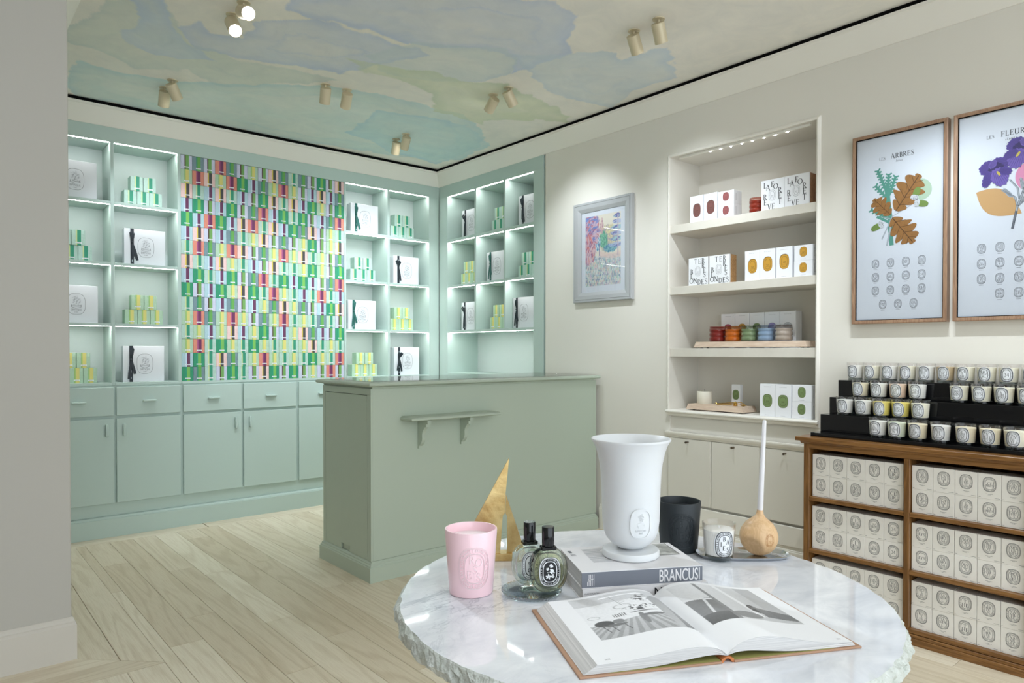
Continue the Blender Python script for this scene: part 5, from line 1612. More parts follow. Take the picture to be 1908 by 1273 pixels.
# glass candles
CH_ = 0.088
rad = lambda z: 0.0338 + (0.0402 - 0.0338) * z / CH_
def oval_patch(w, h, fn, nr=14, nc=10, p=2.7):
    b = MB()
    vs, fs = [], []
    for j in range(nr + 1):
        t_ = -1 + 2 * j / nr
        t_ = math.sin(t_ * math.pi / 2)
        hw = w / 2 * max(0.0, 1 - abs(t_) ** p) ** (1 / p)
        for i in range(nc + 1):
            vs.append(fn(-hw + 2 * hw * i / nc, t_ * h / 2))
    for j in range(nr):
        for i in range(nc):
            a = j * (nc + 1) + i
            fs.append((a, a + 1, a + nc + 2, a + nc + 1))
    return b.add(vs, fs)
cg_glass = MB().lathe([(rad(0), 0.0), (rad(0.0) + 0.0006, 0.001), (rad(CH_), CH_), (rad(CH_) - 0.0012, CH_ + 0.0004), (rad(CH_) - 0.0026, CH_ - 0.001), (rad(0.074) - 0.0026, 0.074)], 36, close=False).mesh('glass', 'glass_clear', 50)
cg_base = MB().lathe([(rad(0) - 0.001, 0.0004), (rad(0.004) - 0.0008, 0.004), (rad(0.011) - 0.002, 0.0112)], 32).mesh('glass_foot', 'glass_shade', 50)
WAX = {}
for n, c in dict(white=(240, 240, 234), ivory=(238, 228, 198), cream=(240, 236, 214), yellow=(236, 220, 120), peach=(238, 210, 186), tan=(206, 186, 150), green=(226, 234, 210)).items():
    mat('cw_' + n, c, 0.5)
    WAX[n] = MB().lathe([(rad(0.0115) - 0.003, 0.0115), (rad(0.013) - 0.0022, 0.013), (rad(0.072) - 0.0022, 0.072), (rad(0.074) - 0.004, 0.0735), (0.012, 0.0728)], 32).mesh('wax', 'cw_' + n, 50)
cg_wick = MB().tube([(0, 0, 0.072), (0.0005, 0, 0.080)], 0.0009, 6).mesh('wick', 'paper_white')
LW, LH, LZ = 0.0475, 0.061, 0.043
cg_label = oval_patch(LW * 1.06, LH * 1.05, on_drum(rad, LZ, 0.0004)).mesh('paper_label', 'paper_white', 60)
def candle(label, loc, rz, word, wax, rng, group='candles on the black stepped stand'):
    A = seal(word, LW, LH, rng, True, 1.5)
    pm = A.to(on_drum(rad, LZ, 0.0008)).mesh('label_print', 'ink')
    return spawn([('scented_candle', cg_glass, None, None), ('glass_foot', cg_base, 0, None), ('wax', WAX[wax], 0, None), ('wick', cg_wick, 2, None), ('paper_label', cg_label, 0, None), ('label_print', pm, 4, None)], loc, rz, label, 'candle', group)
ROWSC = [
 ('bottom step', 3.302, 0.8634, [1.319, 1.237, 1.153, 1.063, 0.970, 0.884, 0.799], ['FL EUR ORAN', 'V ERVE IN', 'CO RI AND RE', 'MEN THE VER TE', 'F OIN COU PE', 'V ETY VER', 'PA TCH OU LI'], ['white', 'green', 'ivory', 'white', 'ivory', 'ivory', 'cream']),
 ('second step', 3.396, 0.9454, [1.509, 1.423, 1.339, 1.258, 1.176], ['BA I ES', 'FI GUI ER', 'OR AN GER', 'OY EDO', 'NOI SET IER'], ['white', 'white', 'yellow', 'yellow', 'cream']),
 ('third step', 3.492, 1.0254, [1.477, 1.390, 1.305, 1.222, 1.053, 0.968, 0.885, 0.802], ['CH OIS YA', 'FRE ESI A', 'GAR DE NIA', 'EU CALY PTUS', 'JAS MIN', 'LYS', 'A UBE PINE', 'M UGU ET'], ['ivory', 'white', 'peach', 'white', 'cream', 'cream', 'cream', 'cream']),
 ('top step', 3.592, 1.1074, [1.544, 1.463, 1.382, 1.301, 1.220, 1.139, 1.058, 0.976, 0.894, 0.812], ['CY PRES', 'OU D', 'SA NTA L', 'CH EN E', 'BEN JOI N', 'FEU DE BOIS', 'POL IS ME', 'MU SC', '34', 'MYR RHE'], ['white', 'cream', 'white', 'cream', 'white', 'tan', 'cream', 'cream', 'cream', 'white']),
]
for nm, x, z, ys, words_, waxes in ROWSC:
    for k, y in enumerate(ys):
        wd = words_[k].split()
        candle('scented candle labelled %s on the %s, number %s from left' % (''.join(wd), nm, ORD[k]), (x + brng.uniform(-0.002, 0.002), y, z), FACE_W2 + brng.uniform(-0.06, 0.06), wd, waxes[k], random.Random(int(y * 1e4) + len(nm)))

# ================================================================== ROUND MARBLE TABLE
TC, TZ = (1.161, 0.952), 0.74
t = thing('marble_table', 'round marble table with rough chiselled edge in the foreground', 'table', (TC[0], TC[1], 0))
n = 260
rg = random.Random(9)
an = [2 * math.pi * k / n for k in range(n)]
jit = lambda sc, s: [sc * (fbm(np.array([k * 0.55]), np.array([s * 1.7]), s)[0] - 0.5) for k in range(n)]
levels = [(0.0, 0.740, 0.010, 1), (0.0025, 0.7375, 0.010, 1), (0.007, 0.731, 0.016, 2), (0.010, 0.722, 0.020, 3), (0.009, 0.714, 0.020, 4), (0.003, 0.705, 0.02, 5), (-0.012, 0.700, 0.01, 6)]
rings = []
for dr, z, sc, s in levels:
    j = jit(sc, s)
    j[-1] = (j[-2] + j[0]) / 2
    rings.append([((0.500 + dr + j[k]) * math.cos(an[k]), (0.500 + dr + j[k]) * math.sin(an[k]), z + (0.004 * (rg.random() - 0.5) if s > 1 else 0)) for k in range(n)])
MB().add(rings[0] + [(0, 0, 0.74)], [(k, (k + 1) % n, n) for k in range(n)]).build('table_top', 'marble', t)
vs = [p for r_ in rings for p in r_]
fs = [(j * n + k, (j + 1) * n + k, (j + 1) * n + (k + 1) % n, j * n + (k + 1) % n) for j in range(len(rings) - 1) for k in range(n)]
fs.append(tuple((len(rings) - 1) * n + k for k in range(n)))
MB().add(vs, fs).build('chiselled_edge', 'marble_rough', t)
MB().lathe([(0.13, 0.04), (0.085, 0.09), (0.07, 0.35), (0.085, 0.62), (0.16, 0.699)], 40).build('pedestal', 'stone_base', t, 40)
MB().lathe([(0.26, 0.0), (0.265, 0.006), (0.255, 0.030), (0.12, 0.041)], 48).build('foot', 'stone_base', t, 40)

def face_to(nx, ny):
    return math.atan2(ny, nx) + math.pi / 2
FWD, RGT = (0.648, 0.762), (0.762, -0.648)
def cam_face(x, y, turn=0.0):
    """angle that shows local -Y to the viewer, turned (degrees) towards picture right"""
    return math.atan2(-y, -x) + R(turn) + math.pi / 2
def relief(A, fn_top, fn_low):
    b = MB()
    for i_, q in enumerate(A.p):
        m = len(q)
        b.add([fn_top(*p) for p in q] + [fn_low(*p) for p in q], [tuple(range(m))] + [(i, (i + 1) % m, (i + 1) % m + m, i + m) for i in range(m)])
    return b

# big ceramic candles
def big_candle(name, label, x, y, z, turn, h, r0, r1, body, wax, raised, letters, size):
    rr = lambda zz: r0 + (r1 - r0) * zz / h
    t = thing(name, label, 'candle', (x, y, z), cam_face(x, y, turn))
    MB().lathe([(r0 - 0.004, 0.0), (r0 - 0.001, 0.001), (r0, 0.004), (r1, h - 0.002), (r1 - 0.0008, h), (r1 - 0.0032, h), (r1 - 0.004, h - 0.002), (rr(h * 0.8) - 0.004, h * 0.80), (0.01, h * 0.80)], 64).build('vessel', body, t, 50)
    MB().lathe([(rr(h * 0.8) - 0.006, h * 0.801), (rr(h * 0.86) - 0.0045, h * 0.862), (0.01, h * 0.858)], 48).build('wax', wax, t, 50)
    w_, h_, cz = 0.068, 0.088, h * 0.47
    A = Art()
    A.ring(0, 0, w_, h_, 0.0011, 60).ring(0, 0, w_ * 0.93, h_ * 0.95, 0.0009, 60).ring(0, 0, w_ * 0.67, h_ * 0.73, 0.0011, 60).ring(0, 0, w_ * 0.61, h_ * 0.69, 0.0008, 60)
    A.ticks(0, 0, w_ * 0.80, h_ * 0.84, 62, 0.0062, 0.0011, random.Random(2))
    for c, a, b in letters:
        A.ch(c, a, b, size)
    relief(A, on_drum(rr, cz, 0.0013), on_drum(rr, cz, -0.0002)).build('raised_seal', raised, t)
    return t
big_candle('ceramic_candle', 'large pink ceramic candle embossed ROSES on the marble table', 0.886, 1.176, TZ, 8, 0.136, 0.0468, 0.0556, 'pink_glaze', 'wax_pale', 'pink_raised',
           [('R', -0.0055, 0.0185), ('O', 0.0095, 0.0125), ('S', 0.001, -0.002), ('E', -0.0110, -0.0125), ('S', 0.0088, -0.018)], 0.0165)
big_candle('ceramic_candle', 'large matt black candle behind the white vase', 1.481, 1.078, TZ, 10, 0.128, 0.0468, 0.0556, 'black_ceramic', 'black_wax', 'black_raised',
           [('B', -0.002, 0.018), ('A', 0.014, 0.008), ('I', -0.013, -0.002), ('E', -0.001, -0.012), ('S', 0.013, -0.018)], 0.0165)

# clear candle on silver tray
TRX, TRY = 1.553, 0.940
t = thing('silver_tray', 'small oval silver tray under the clear candle', 'tray', (TRX, TRY, TZ), math.atan2(-0.66, 0.751))
b = MB()
lev = [(0.205, 0.074, 0.0), (0.212, 0.080, 0.001), (0.226, 0.094, 0.0075), (0.229, 0.097, 0.009), (0.2265, 0.0945, 0.0095), (0.218, 0.086, 0.006), (0.206, 0.074, 0.0022), (0.15, 0.04, 0.0020)]
m_ = 64
vs = []
for w_, d_, z_ in lev:
    vs += [(p[0], p[1], z_) for p in oval_pts(0, 0, w_, d_, m_, 3.2)]
fs = [(j * m_ + k, j * m_ + (k + 1) % m_, (j + 1) * m_ + (k + 1) % m_, (j + 1) * m_ + k) for j in range(len(lev) - 1) for k in range(m_)]
fs += [tuple(range(m_))[::-1], tuple((len(lev) - 1) * m_ + k for k in range(m_))]
b.add(vs, fs).build('dish', 'silver', t, 40)
A = Art()
w_, h_ = 0.046, 0.064
A.ring(0, 0, w_, h_, 0.0012, 60).ring(0, 0, w_ * 0.93, h_ * 0.95, 0.0007, 60).ring(0, 0, w_ * 0.66, h_ * 0.72, 0.0011, 60)
A.ticks(0, 0, w_ * 0.79, h_ * 0.83, 56, 0.0042, 0.0008, random.Random(2))
for c, a, b_ in (('B', -0.002, 0.0135), ('A', 0.0075, 0.006), ('I', -0.009, 0.0005), ('E', -0.002, -0.009), ('S', 0.0075, -0.0125)):
    A.ch(c, a, b_, 0.0112)
pm = A.to(on_drum(rad, LZ, 0.0008)).mesh('label_print', 'ink')
spawn([('scented_candle', cg_glass, None, None), ('glass_foot', cg_base, 0, None), ('wax', WAX['white'], 0, None), ('wick', cg_wick, 2, None), ('paper_label', cg_label, 0, None), ('label_print', pm, 4, None)],
      (1.490, 0.966, TZ + 0.0024), cam_face(1.490, 0.966, 22), 'clear glass candle labelled BAIES on the silver tray', 'candle')

# beech ball with long white stem
bx_, by_ = 1.588, 0.918
t = thing('wooden_diffuser', 'round beech wood ball with long white stem on silver tray', 'diffuser', (bx_, by_, TZ + 0.0024), math.atan2(-0.648, 0.762))
rb = 0.0462
pr = []
for k in range(1, 15):
    a = -math.pi / 2 + math.pi * k / 19
    pr.append((rb * math.cos(a), rb + rb * math.sin(a)))
pr += [(0.0335, 0.0800), (0.024, 0.0875), (0.0150, 0.0945), (0.0098, 0.1010), (0.0078, 0.1080), (0.0074, 0.1130)]
ball = MB().lathe(pr, 48)
nv = Vector((-0.60, -0.62, -0.50)).normalized()
out = []
for p in ball.v:      # scooped facet low on the front left
    q = Vector(p) - Vector((0, 0, rb))
    d_ = q.dot(nv) - rb * 0.80
    if d_ > 0:
        q -= nv * d_ * 1.25
    out.append(tuple(q + Vector((0, 0, rb))))
ball.v = out
tilt = Matrix.Rotation(R(2.6), 4, 'Y')
ball.xform(tilt)
ball.build('ball', 'beech', t, 50)
MB().lathe([(0.0070, 0.113), (0.0072, 0.1135), (0.0048, 0.335), (0.0030, 0.338)], 20).xform(tilt).build('stem', 'book_white', t, 50)
E_ = emblem(0.024, 0.032)
E_.ticks(0, 0, 0.019, 0.026, 30, 0.0022, 0.0007, random.Random(3))
mat('burnt', (172, 118, 58), 0.5)
def on_ball(a, b):
    lo, la = -math.pi / 2 + 0.26 + a / rb, 0.02 + b / rb
    return tuple(tilt @ Vector(((rb + 0.0005) * math.cos(la) * math.cos(lo), (rb + 0.0005) * math.cos(la) * math.sin(lo), rb + (rb + 0.0005) * math.sin(la))))
E_.to(on_ball).build('burnt_seal', 'burnt', t)

# white vase on its foot, standing on the books
UX, UY, UZ = 1.190, 0.994, 0.8012
t = thing('white_vase', 'flared white alabaster vase with oval seal standing on books', 'vase', (UX, UY, UZ), cam_face(UX, UY, 20))
MB().lathe([(0.0600, 0.0), (0.0622, 0.002), (0.0624, 0.012), (0.0600, 0.0150), (0.030, 0.0158), (0.022, 0.017)], 64).build('foot', 'alabaster', t, 40)
up = [(0.020, 0.0172), (0.031, 0.0205), (0.043, 0.0290), (0.0535, 0.0410), (0.0597, 0.0560), (0.0622, 0.078), (0.0632, 0.110), (0.0646, 0.154), (0.0664, 0.185), (0.0690, 0.205), (0.0740, 0.228), (0.0795, 0.243), (0.0850, 0.2525), (0.0872, 0.2555), (0.0868, 0.2580), (0.0845, 0.2585), (0.0800, 0.2530), (0.0730, 0.2420), (0.0670, 0.2250), (0.0620, 0.200), (0.0600, 0.150), (0.058, 0.09), (0.045, 0.045), (0.01, 0.032)]
MB().lathe(up, 72).build('bowl', 'alabaster', t, 60)
ur = lambda z: float(np.interp(z, [0.041, 0.056, 0.078, 0.11, 0.154], [0.0535, 0.0597, 0.0622, 0.0632, 0.0646]))
sl = oval_patch(0.046, 0.063, on_drum(ur, 0.083, 0.0012), 18, 12).build('seal', 'alabaster_seal', t, 60)
A = Art().ring(0, 0, 0.048, 0.065, 0.0026, 60)
relief(A, on_drum(ur, 0.083, 0.0030), on_drum(ur, 0.083, -0.001)).build('seal_rim', 'alabaster_seal', sl, 40)
A = Art().word('DIPTYQUE', 0, -0.0150, 0.0044, 0.9).word('PARIS', 0, -0.0205, 0.0026)
A.poly([(-0.008, -0.002), (-0.006, -0.0085), (0.006, -0.0085), (0.008, -0.002), (0.003, -0.004), (-0.003, -0.004)]).line([(-0.009, 0.0), (0, 0.003), (0.009, 0.0)], 0.0012)
for k in range(12):
    a = k * 2.4
    A.ring(0.0065 * math.sqrt(k / 12) * math.cos(a), 0.013 + 0.008 * math.sqrt(k / 12) * math.sin(a), 0.003, 0.003, 0.0005, 8, 2)
relief(A, on_drum(ur, 0.083, 0.0022), on_drum(ur, 0.083, 0.001)).build('seal_relief', 'alabaster_seal', sl)

# aged brass sculpture, two sail-shaped plates on a block
SX, SY = 1.085, 1.305
t = thing('brass_sculpture', 'aged brass sail-shaped sculpture behind the pink candle', 'sculpture', (SX, SY, TZ), math.atan2(RGT[1], RGT[0]))
MB().box(-0.105, 0.020, -0.016, 0.022, 0, 0.018, 0.001).build('base', 'brass_aged', t)
def plate(pts, y0, y1, bend=0.0, hinge=0.0):
    f_ = lambda yy: (lambda a, b: (a, yy + (a - hinge) * bend, b))
    return MB().prism(pts, f_(y0), f_(y1))
plate([(0.012, 0.2505), (0.0035, 0.165), (0.002, 0.116), (-0.0035, 0.110), (-0.010, 0.0181), (-0.115, 0.0181)], -0.010, 0.008, 0.10).build('large_sail', 'brass_aged', t)
plate([(0.0040, 0.160), (0.0497, 0.0181), (0.0065, 0.0181), (0.0070, 0.108), (0.0030, 0.116)], -0.008, 0.010, 0.55, 0.004).build('small_sail', 'brass_aged', t)

# glass dish with two scent bottles
DX, DY = 0.978, 1.086
t = thing('glass_dish', 'cut glass dish carrying two perfume bottles', 'dish', (DX, DY, TZ))
b = MB()      # pressed ribs run from the middle to a scalloped rim
nr_ = 96
prof_ = [(0.020, 0.0068, 0.0), (0.030, 0.0070, 0.0010), (0.042, 0.0076, 0.0016), (0.055, 0.0088, 0.0018), (0.0610, 0.0098, 0.0012), (0.0635, 0.0080, 0.0016), (0.0600, 0.0030, 0.0016), (0.0530, 0.0, 0.0)]
vs = []
for r_, z_, am in prof_:
    for k in range(nr_):
        a_ = 2 * math.pi * k / nr_
        sg = 1 if k % 2 else -1
        rr_ = r_ + (0.0012 * sg if r_ > 0.058 else 0)
        vs.append((rr_ * math.cos(a_), rr_ * math.sin(a_), z_ + am * (sg * 0.5 - 0.5)))
fs = [(j_ * nr_ + k, (j_ + 1) * nr_ + k, (j_ + 1) * nr_ + (k + 1) % nr_, j_ * nr_ + (k + 1) % nr_) for j_ in range(len(prof_) - 1) for k in range(nr_)]
fs += [tuple(range(nr_)), tuple((len(prof_) - 1) * nr_ + k for k in range(nr_))[::-1]]
b.add(vs, fs).build('bowl', 'glass_dish', t)
thin_glass('bottle_smoke', (236, 240, 230), 1.3)
thin_glass('bottle_band', (120, 130, 134), 1.3)
thin_glass('bottle_clear', (240, 246, 244), 1.3)
mat('scent_green', (242, 240, 208), 0.03, trans=0.85)
mat('scent_clear', (238, 240, 232), 0.08, trans=0.85)
def bottle(label, x, y, z, turn, glass, liquid, paper, ink, edge, seed):
    t = thing('perfume_bottle', label, 'bottle', (x, y, z), cam_face(x, y, turn), 'perfume bottles on the glass dish')
    w, h, d = 0.078, 0.090, 0.030
    def pod(w, h, d, z0, m, nm, parent, rim=0.6):
        lv = []
        for k in range(13):
            u = -1 + 2 * k / 12
            s = (1 - abs(u) ** 3.2 * (1 - rim ** 2)) ** 0.5
            lv.append((u * d / 2, s))
        n_ = 56
        vs = []
        for yy, s in lv:
            for px, pz in oval_pts(0, 0, w * (1 - (1 - s) * 0.35), h * (1 - (1 - s) * 0.30), n_, 2.5):
                vs.append((px, yy, max(z0, z0 + h / 2 + pz)))
        fs = [(j * n_ + k, j * n_ + (k + 1) % n_, (j + 1) * n_ + (k + 1) % n_, (j + 1) * n_ + k) for j in range(len(lv) - 1) for k in range(n_)]
        fs += [tuple(range(n_))[::-1], tuple((len(lv) - 1) * n_ + k for k in range(n_))]
        return MB().add(vs, fs).build(nm, m, parent, 60)
    g_ = pod(w, h, d, 0.0, glass, 'glass', t)
    pod(w - 0.012, h - 0.016, d - 0.010, 0.008, liquid, 'scent', t)
    if edge:      # dark band of glass round the side
        b = MB()
        n_ = 60
        o1, o2 = oval_pts(0, h / 2, w + 0.0006, h + 0.0006, n_, 2.5), None
        for k in range(n_):
            k2 = (k + 1) % n_
            p, q = o1[k], o1[k2]
            b.add([(p[0], -d * 0.30, p[1]), (q[0], -d * 0.30, q[1]), (q[0], d * 0.30, q[1]), (p[0], d * 0.30, p[1])], [(0, 1, 2, 3)])
        b.build('side_band', edge, t, 60)
    yf = -d / 2 - 0.0006
    lb = Art().oval(0, 0, 0.046, 0.061, 48).to(front(yf, h * 0.49)).build('paper_label', paper, t)
    A = Art()
    A.ring(0, 0, 0.0445, 0.0595, 0.0010, 56).ring(0, 0, 0.042, 0.0565, 0.0006, 56).ring(0, 0, 0.0310, 0.0440, 0.0011, 56).ring(0, 0, 0.0285, 0.0415, 0.0005, 56)
    A.ticks(0, 0, 0.0365, 0.0505, 56, 0.0030, 0.0006, random.Random(seed))
    rg = random.Random(seed)
    for (fx, fz, fr) in ((-0.003, -0.010, 0.0068), (0.004, 0.001, 0.006), (0.003, 0.012, 0.005), (-0.005, 0.006, 0.0035), (0.006, -0.009, 0.0045)):
        for k in range(9):
            a = k * 0.698 + rg.random()
            A.p.append(blob_poly(fx + fr * 0.5 * math.cos(a), fz + fr * 0.5 * math.sin(a), fr * 0.42, fr * 0.20, a, 10))
    for k in range(16):
        a, r_ = rg.uniform(0, 6.28), rg.uniform(0.3, 0.9)
        A.line([(0.011 * r_ * math.cos(a), 0.017 * r_ * math.sin(a)), (0.013 * r_ * math.cos(a + 0.25), 0.019 * r_ * math.sin(a + 0.25))], 0.0007)
    A.to(front(yf - 0.0004, h * 0.49)).build('label_print', ink, lb)
    MB().box(-0.0165, 0.0165, -0.010, 0.010, h - 0.004, h + 0.0045, 0.002).build('collar', 'cap_black', t)
    MB().lathe([(0.0125, h + 0.0046), (0.0130, h + 0.0055), (0.0130, h + 0.0435), (0.0122, h + 0.0447), (0.004, h + 0.0447)], 32).build('cap', 'cap_black', t, 40)
    MB().lathe([(0.0012, 0.012), (0.0012, h - 0.004)], 8).build('dip_tube', 'glass_shade', t)
bottle('clear perfume bottle with white label and black cap, the rear one', 0.992, 1.108, TZ + 0.0102, 18, 'bottle_clear', 'scent_clear', 'paper_white', 'ink', None, 3)
bottle('dark edged perfume bottle with black label, the front one', 0.994, 1.052, TZ + 0.0102, 14, 'bottle_smoke', 'scent_green', 'ink', 'paper_white', 'bottle_band', 8)

# stacked art books
def sans(txt, width, height, bold=0.02):
    """capital lettering from the built-in face, fitted to width x height, lower left at the origin"""
    cu = bpy.data.curves.new('lettering', 'FONT')
    cu.body = txt
    cu.offset = bold
    ob = bpy.data.objects.new('lettering', cu)
    COL.objects.link(ob)
    dg = bpy.context.evaluated_depsgraph_get()
    me = bpy.data.meshes.new_from_object(ob.evaluated_get(dg))
    co = [v.co.copy() for v in me.vertices]
    fc = [tuple(p.vertices) for p in me.polygons]
    bpy.data.objects.remove(ob); bpy.data.curves.remove(cu); bpy.data.meshes.remove(me)
    x0, x1 = min(c.x for c in co), max(c.x for c in co); y0, y1 = min(c.y for c in co), max(c.y for c in co)
    return [((c.x - x0) / (x1 - x0) * width, (c.y - y0) / (y1 - y0) * height) for c in co], fc
def lay_text(parent, name, txt, w, h, fn, m, bold=0.02):
    co, fc = sans(txt, w, h, bold)
    MB().add([fn(a, b) for a, b in co], fc).build(name, m, parent)
def art_book(label, x, y, z, rz, w, d, h, spine, cover, txt):
    t = thing('art_book', label, 'book', (x, y, z), rz, 'art books under the white vase')
    MB().box(-w / 2, w / 2, -d / 2, d / 2, h - 0.0015, h, 0.0004).build('front_cover', cover, t)
    MB().box(-w / 2, w / 2, -d / 2, d / 2, 0, 0.0015, 0.0004).build('back_cover', cover, t)
    sp = MB().box(-w / 2, w / 2, -d / 2, -d / 2 + 0.002, 0.0015, h - 0.0015).build('spine', spine, t)
    MB().box(-w / 2 + 0.002, w / 2 - 0.002, -d / 2 + 0.002, d / 2 - 0.002, 0.0016, h - 0.0016).build('pages', 'page_edge', t)
    return t, sp
BZ = R(-29.9)
t, sp = art_book('white art book with grey spine, BRANCUSI title, under vase', 1.177, 0.990, TZ + 0.0272, BZ, 0.263, 0.178, 0.0335, 'book_grey', 'book_white', None)
yf = -0.178 / 2 - 0.0004
lay_text(sp, 'spine_title', 'BRANCUSI', 0.090, 0.026, lambda a, b: (-0.1315 + 0.167 + a, yf, 0.004 + b), 'book_white', 0.012)
A = Art()
for k in range(5):
    x = -0.1315 + 0.012 + k * 0.0034
    A.line([(x, 0.005), (x, 0.012 + 0.002 * k), (x + (0.0034 if k < 4 else 0), 0.020), (x + (0.0034 if k < 4 else 0), 0.0285)], 0.0012)
A.to(front(yf)).build('spine_mark', 'book_white', sp)
A = Art()
for k in range(14):       # blurb set in narrow lines parallel to the spine's short side
    y = 0.066 - k * 0.0072
    A.line([(-0.088, y), (-0.036 - 0.006 * (k % 3), y)], 0.0016)
for k in range(9):
    A.rect(-0.122 + 0.0006, -0.114, 0.062 - k * 0.002, 0.0632 - k * 0.002)
for k in range(4):
    A.line([(-0.122, 0.036 - k * 0.004), (-0.110, 0.036 - k * 0.004)], 0.0010)
A.to(lambda a, b: (a, b, 0.0337)).build('cover_print', 'ink_grey', t)
def cover_photo(u, v):
    c = np.tile(np.array([168, 168, 164.0]), (len(u), 1)) + (fbm(u * 7, v * 9, 5)[:, None] - 0.5) * 120
    e = np.clip((0.25 - np.hypot((u - 0.3) / 1.6, v - 0.3)) * 8, 0, 1)[:, None]
    c = c * (1 - e) + np.array([196, 194, 180.0]) * e
    return np.clip(c, 60, 225)
me = colour_grid(40, 34, lambda u, v: (0.006 + u * 0.112, -0.004 + v * 0.086, np.full(len(u), 0.0337)), cover_photo)
me.materials.append(MATS['print_colour']); put('cover_photo', me, t)
MB().box(0.005, 0.1185, -0.0052, -0.0042, 0.0336, 0.0339).box(0.1180, 0.1192, -0.005, 0.083, 0.0336, 0.0339).build('photo_border', 'ink', t)
t, sp = art_book('white art book, lower of the two under the vase', 1.181, 0.9865, TZ + 0.0002, BZ, 0.272, 0.186, 0.0268, 'book_white', 'book_white', None)
lay_text(sp, 'spine_title', 'NOGUCHI', 0.112, 0.018, lambda a, b: (0.136 - 0.118 + a, -0.0934, 0.0045 + b), 'ink', 0.012)
lay_text(sp, 'publisher', 'FLAMMARION', 0.030, 0.0034, lambda a, b: (-0.132 + a, -0.0934, 0.016 + b), 'ink_grey', 0.0)

# open photo book
t = thing('open_book', 'open hardback photo book with black and white room pictures', 'book', (1.001, 0.630, TZ + 0.0002), math.atan2(-0.459, 0.888))
D = 0.293
for s, x0, x1 in ((-1, -0.256, -0.011), (1, 0.011, 0.254)):
    MB().box(x0, x1, 0, D, 0, 0.0036, 0.0008).build('cover', 'cover_cloth', t)
    MB().box(x0 + (0.05 if s < 0 else 0.0), x1 - (0.05 if s > 0 else 0.0), 0.003, D - 0.003, 0.0037, 0.0041).build('endpaper', 'cover_inner', t)
MB().prism([(-0.012, 0.0), (-0.011, 0.006), (-0.004, 0.0095), (0, 0.0100), (0.004, 0.0095), (0.011, 0.006), (0.012, 0.0), (0.009, 0.0), (0.003, 0.007), (-0.003, 0.007), (-0.009, 0.0)], lambda a, b: (a, 0.002, b), lambda a, b: (a, D - 0.002, b)).build('spine_piece', 'headband', t)
SS = [0, .04, .08, .14, .22, .32, .45, .6, .75, .88, 1.0]
ZT = {-1: [.0118, .0195, .0240, .0278, .0300, .0298, .0272, .0232, .0202, .0185, .0180], 1: [.0118, .0215, .0275, .0325, .0358, .0355, .0305, .0225, .0160, .0122, .0105]}
ZB = {-1: [.0105, .0130, .0140, .0140, .0125, .0100, .0070, .0050, .0045, .0043, .0043], 1: [.0105, .0135, .0150, .0155, .0140, .0110, .0075, .0050, .0045, .0043, .0043]}
def cs(s, tab):
    """smooth interpolation through the profile table"""
    s = np.asarray(s, float)
    x = np.array(SS); y = np.array(tab)
    m = np.gradient(y, x)
    i = np.clip(np.searchsorted(x, s) - 1, 0, len(x) - 2)
    h_ = x[i + 1] - x[i]; q = (s - x[i]) / h_
    return (2 * q**3 - 3 * q**2 + 1) * y[i] + (q**3 - 2 * q**2 + q) * h_ * m[i] + (-2 * q**3 + 3 * q**2) * y[i + 1] + (q**3 - q**2) * h_ * m[i + 1]
WT, WB = {-1: 0.224, 1: 0.238}, {-1: 0.247, 1: 0.243}
def ell(s, v, cx, cy, rx, ry):
    return np.clip((1 - np.hypot((s - cx) / rx, (v - cy) / ry)) * 14, 0, 1)
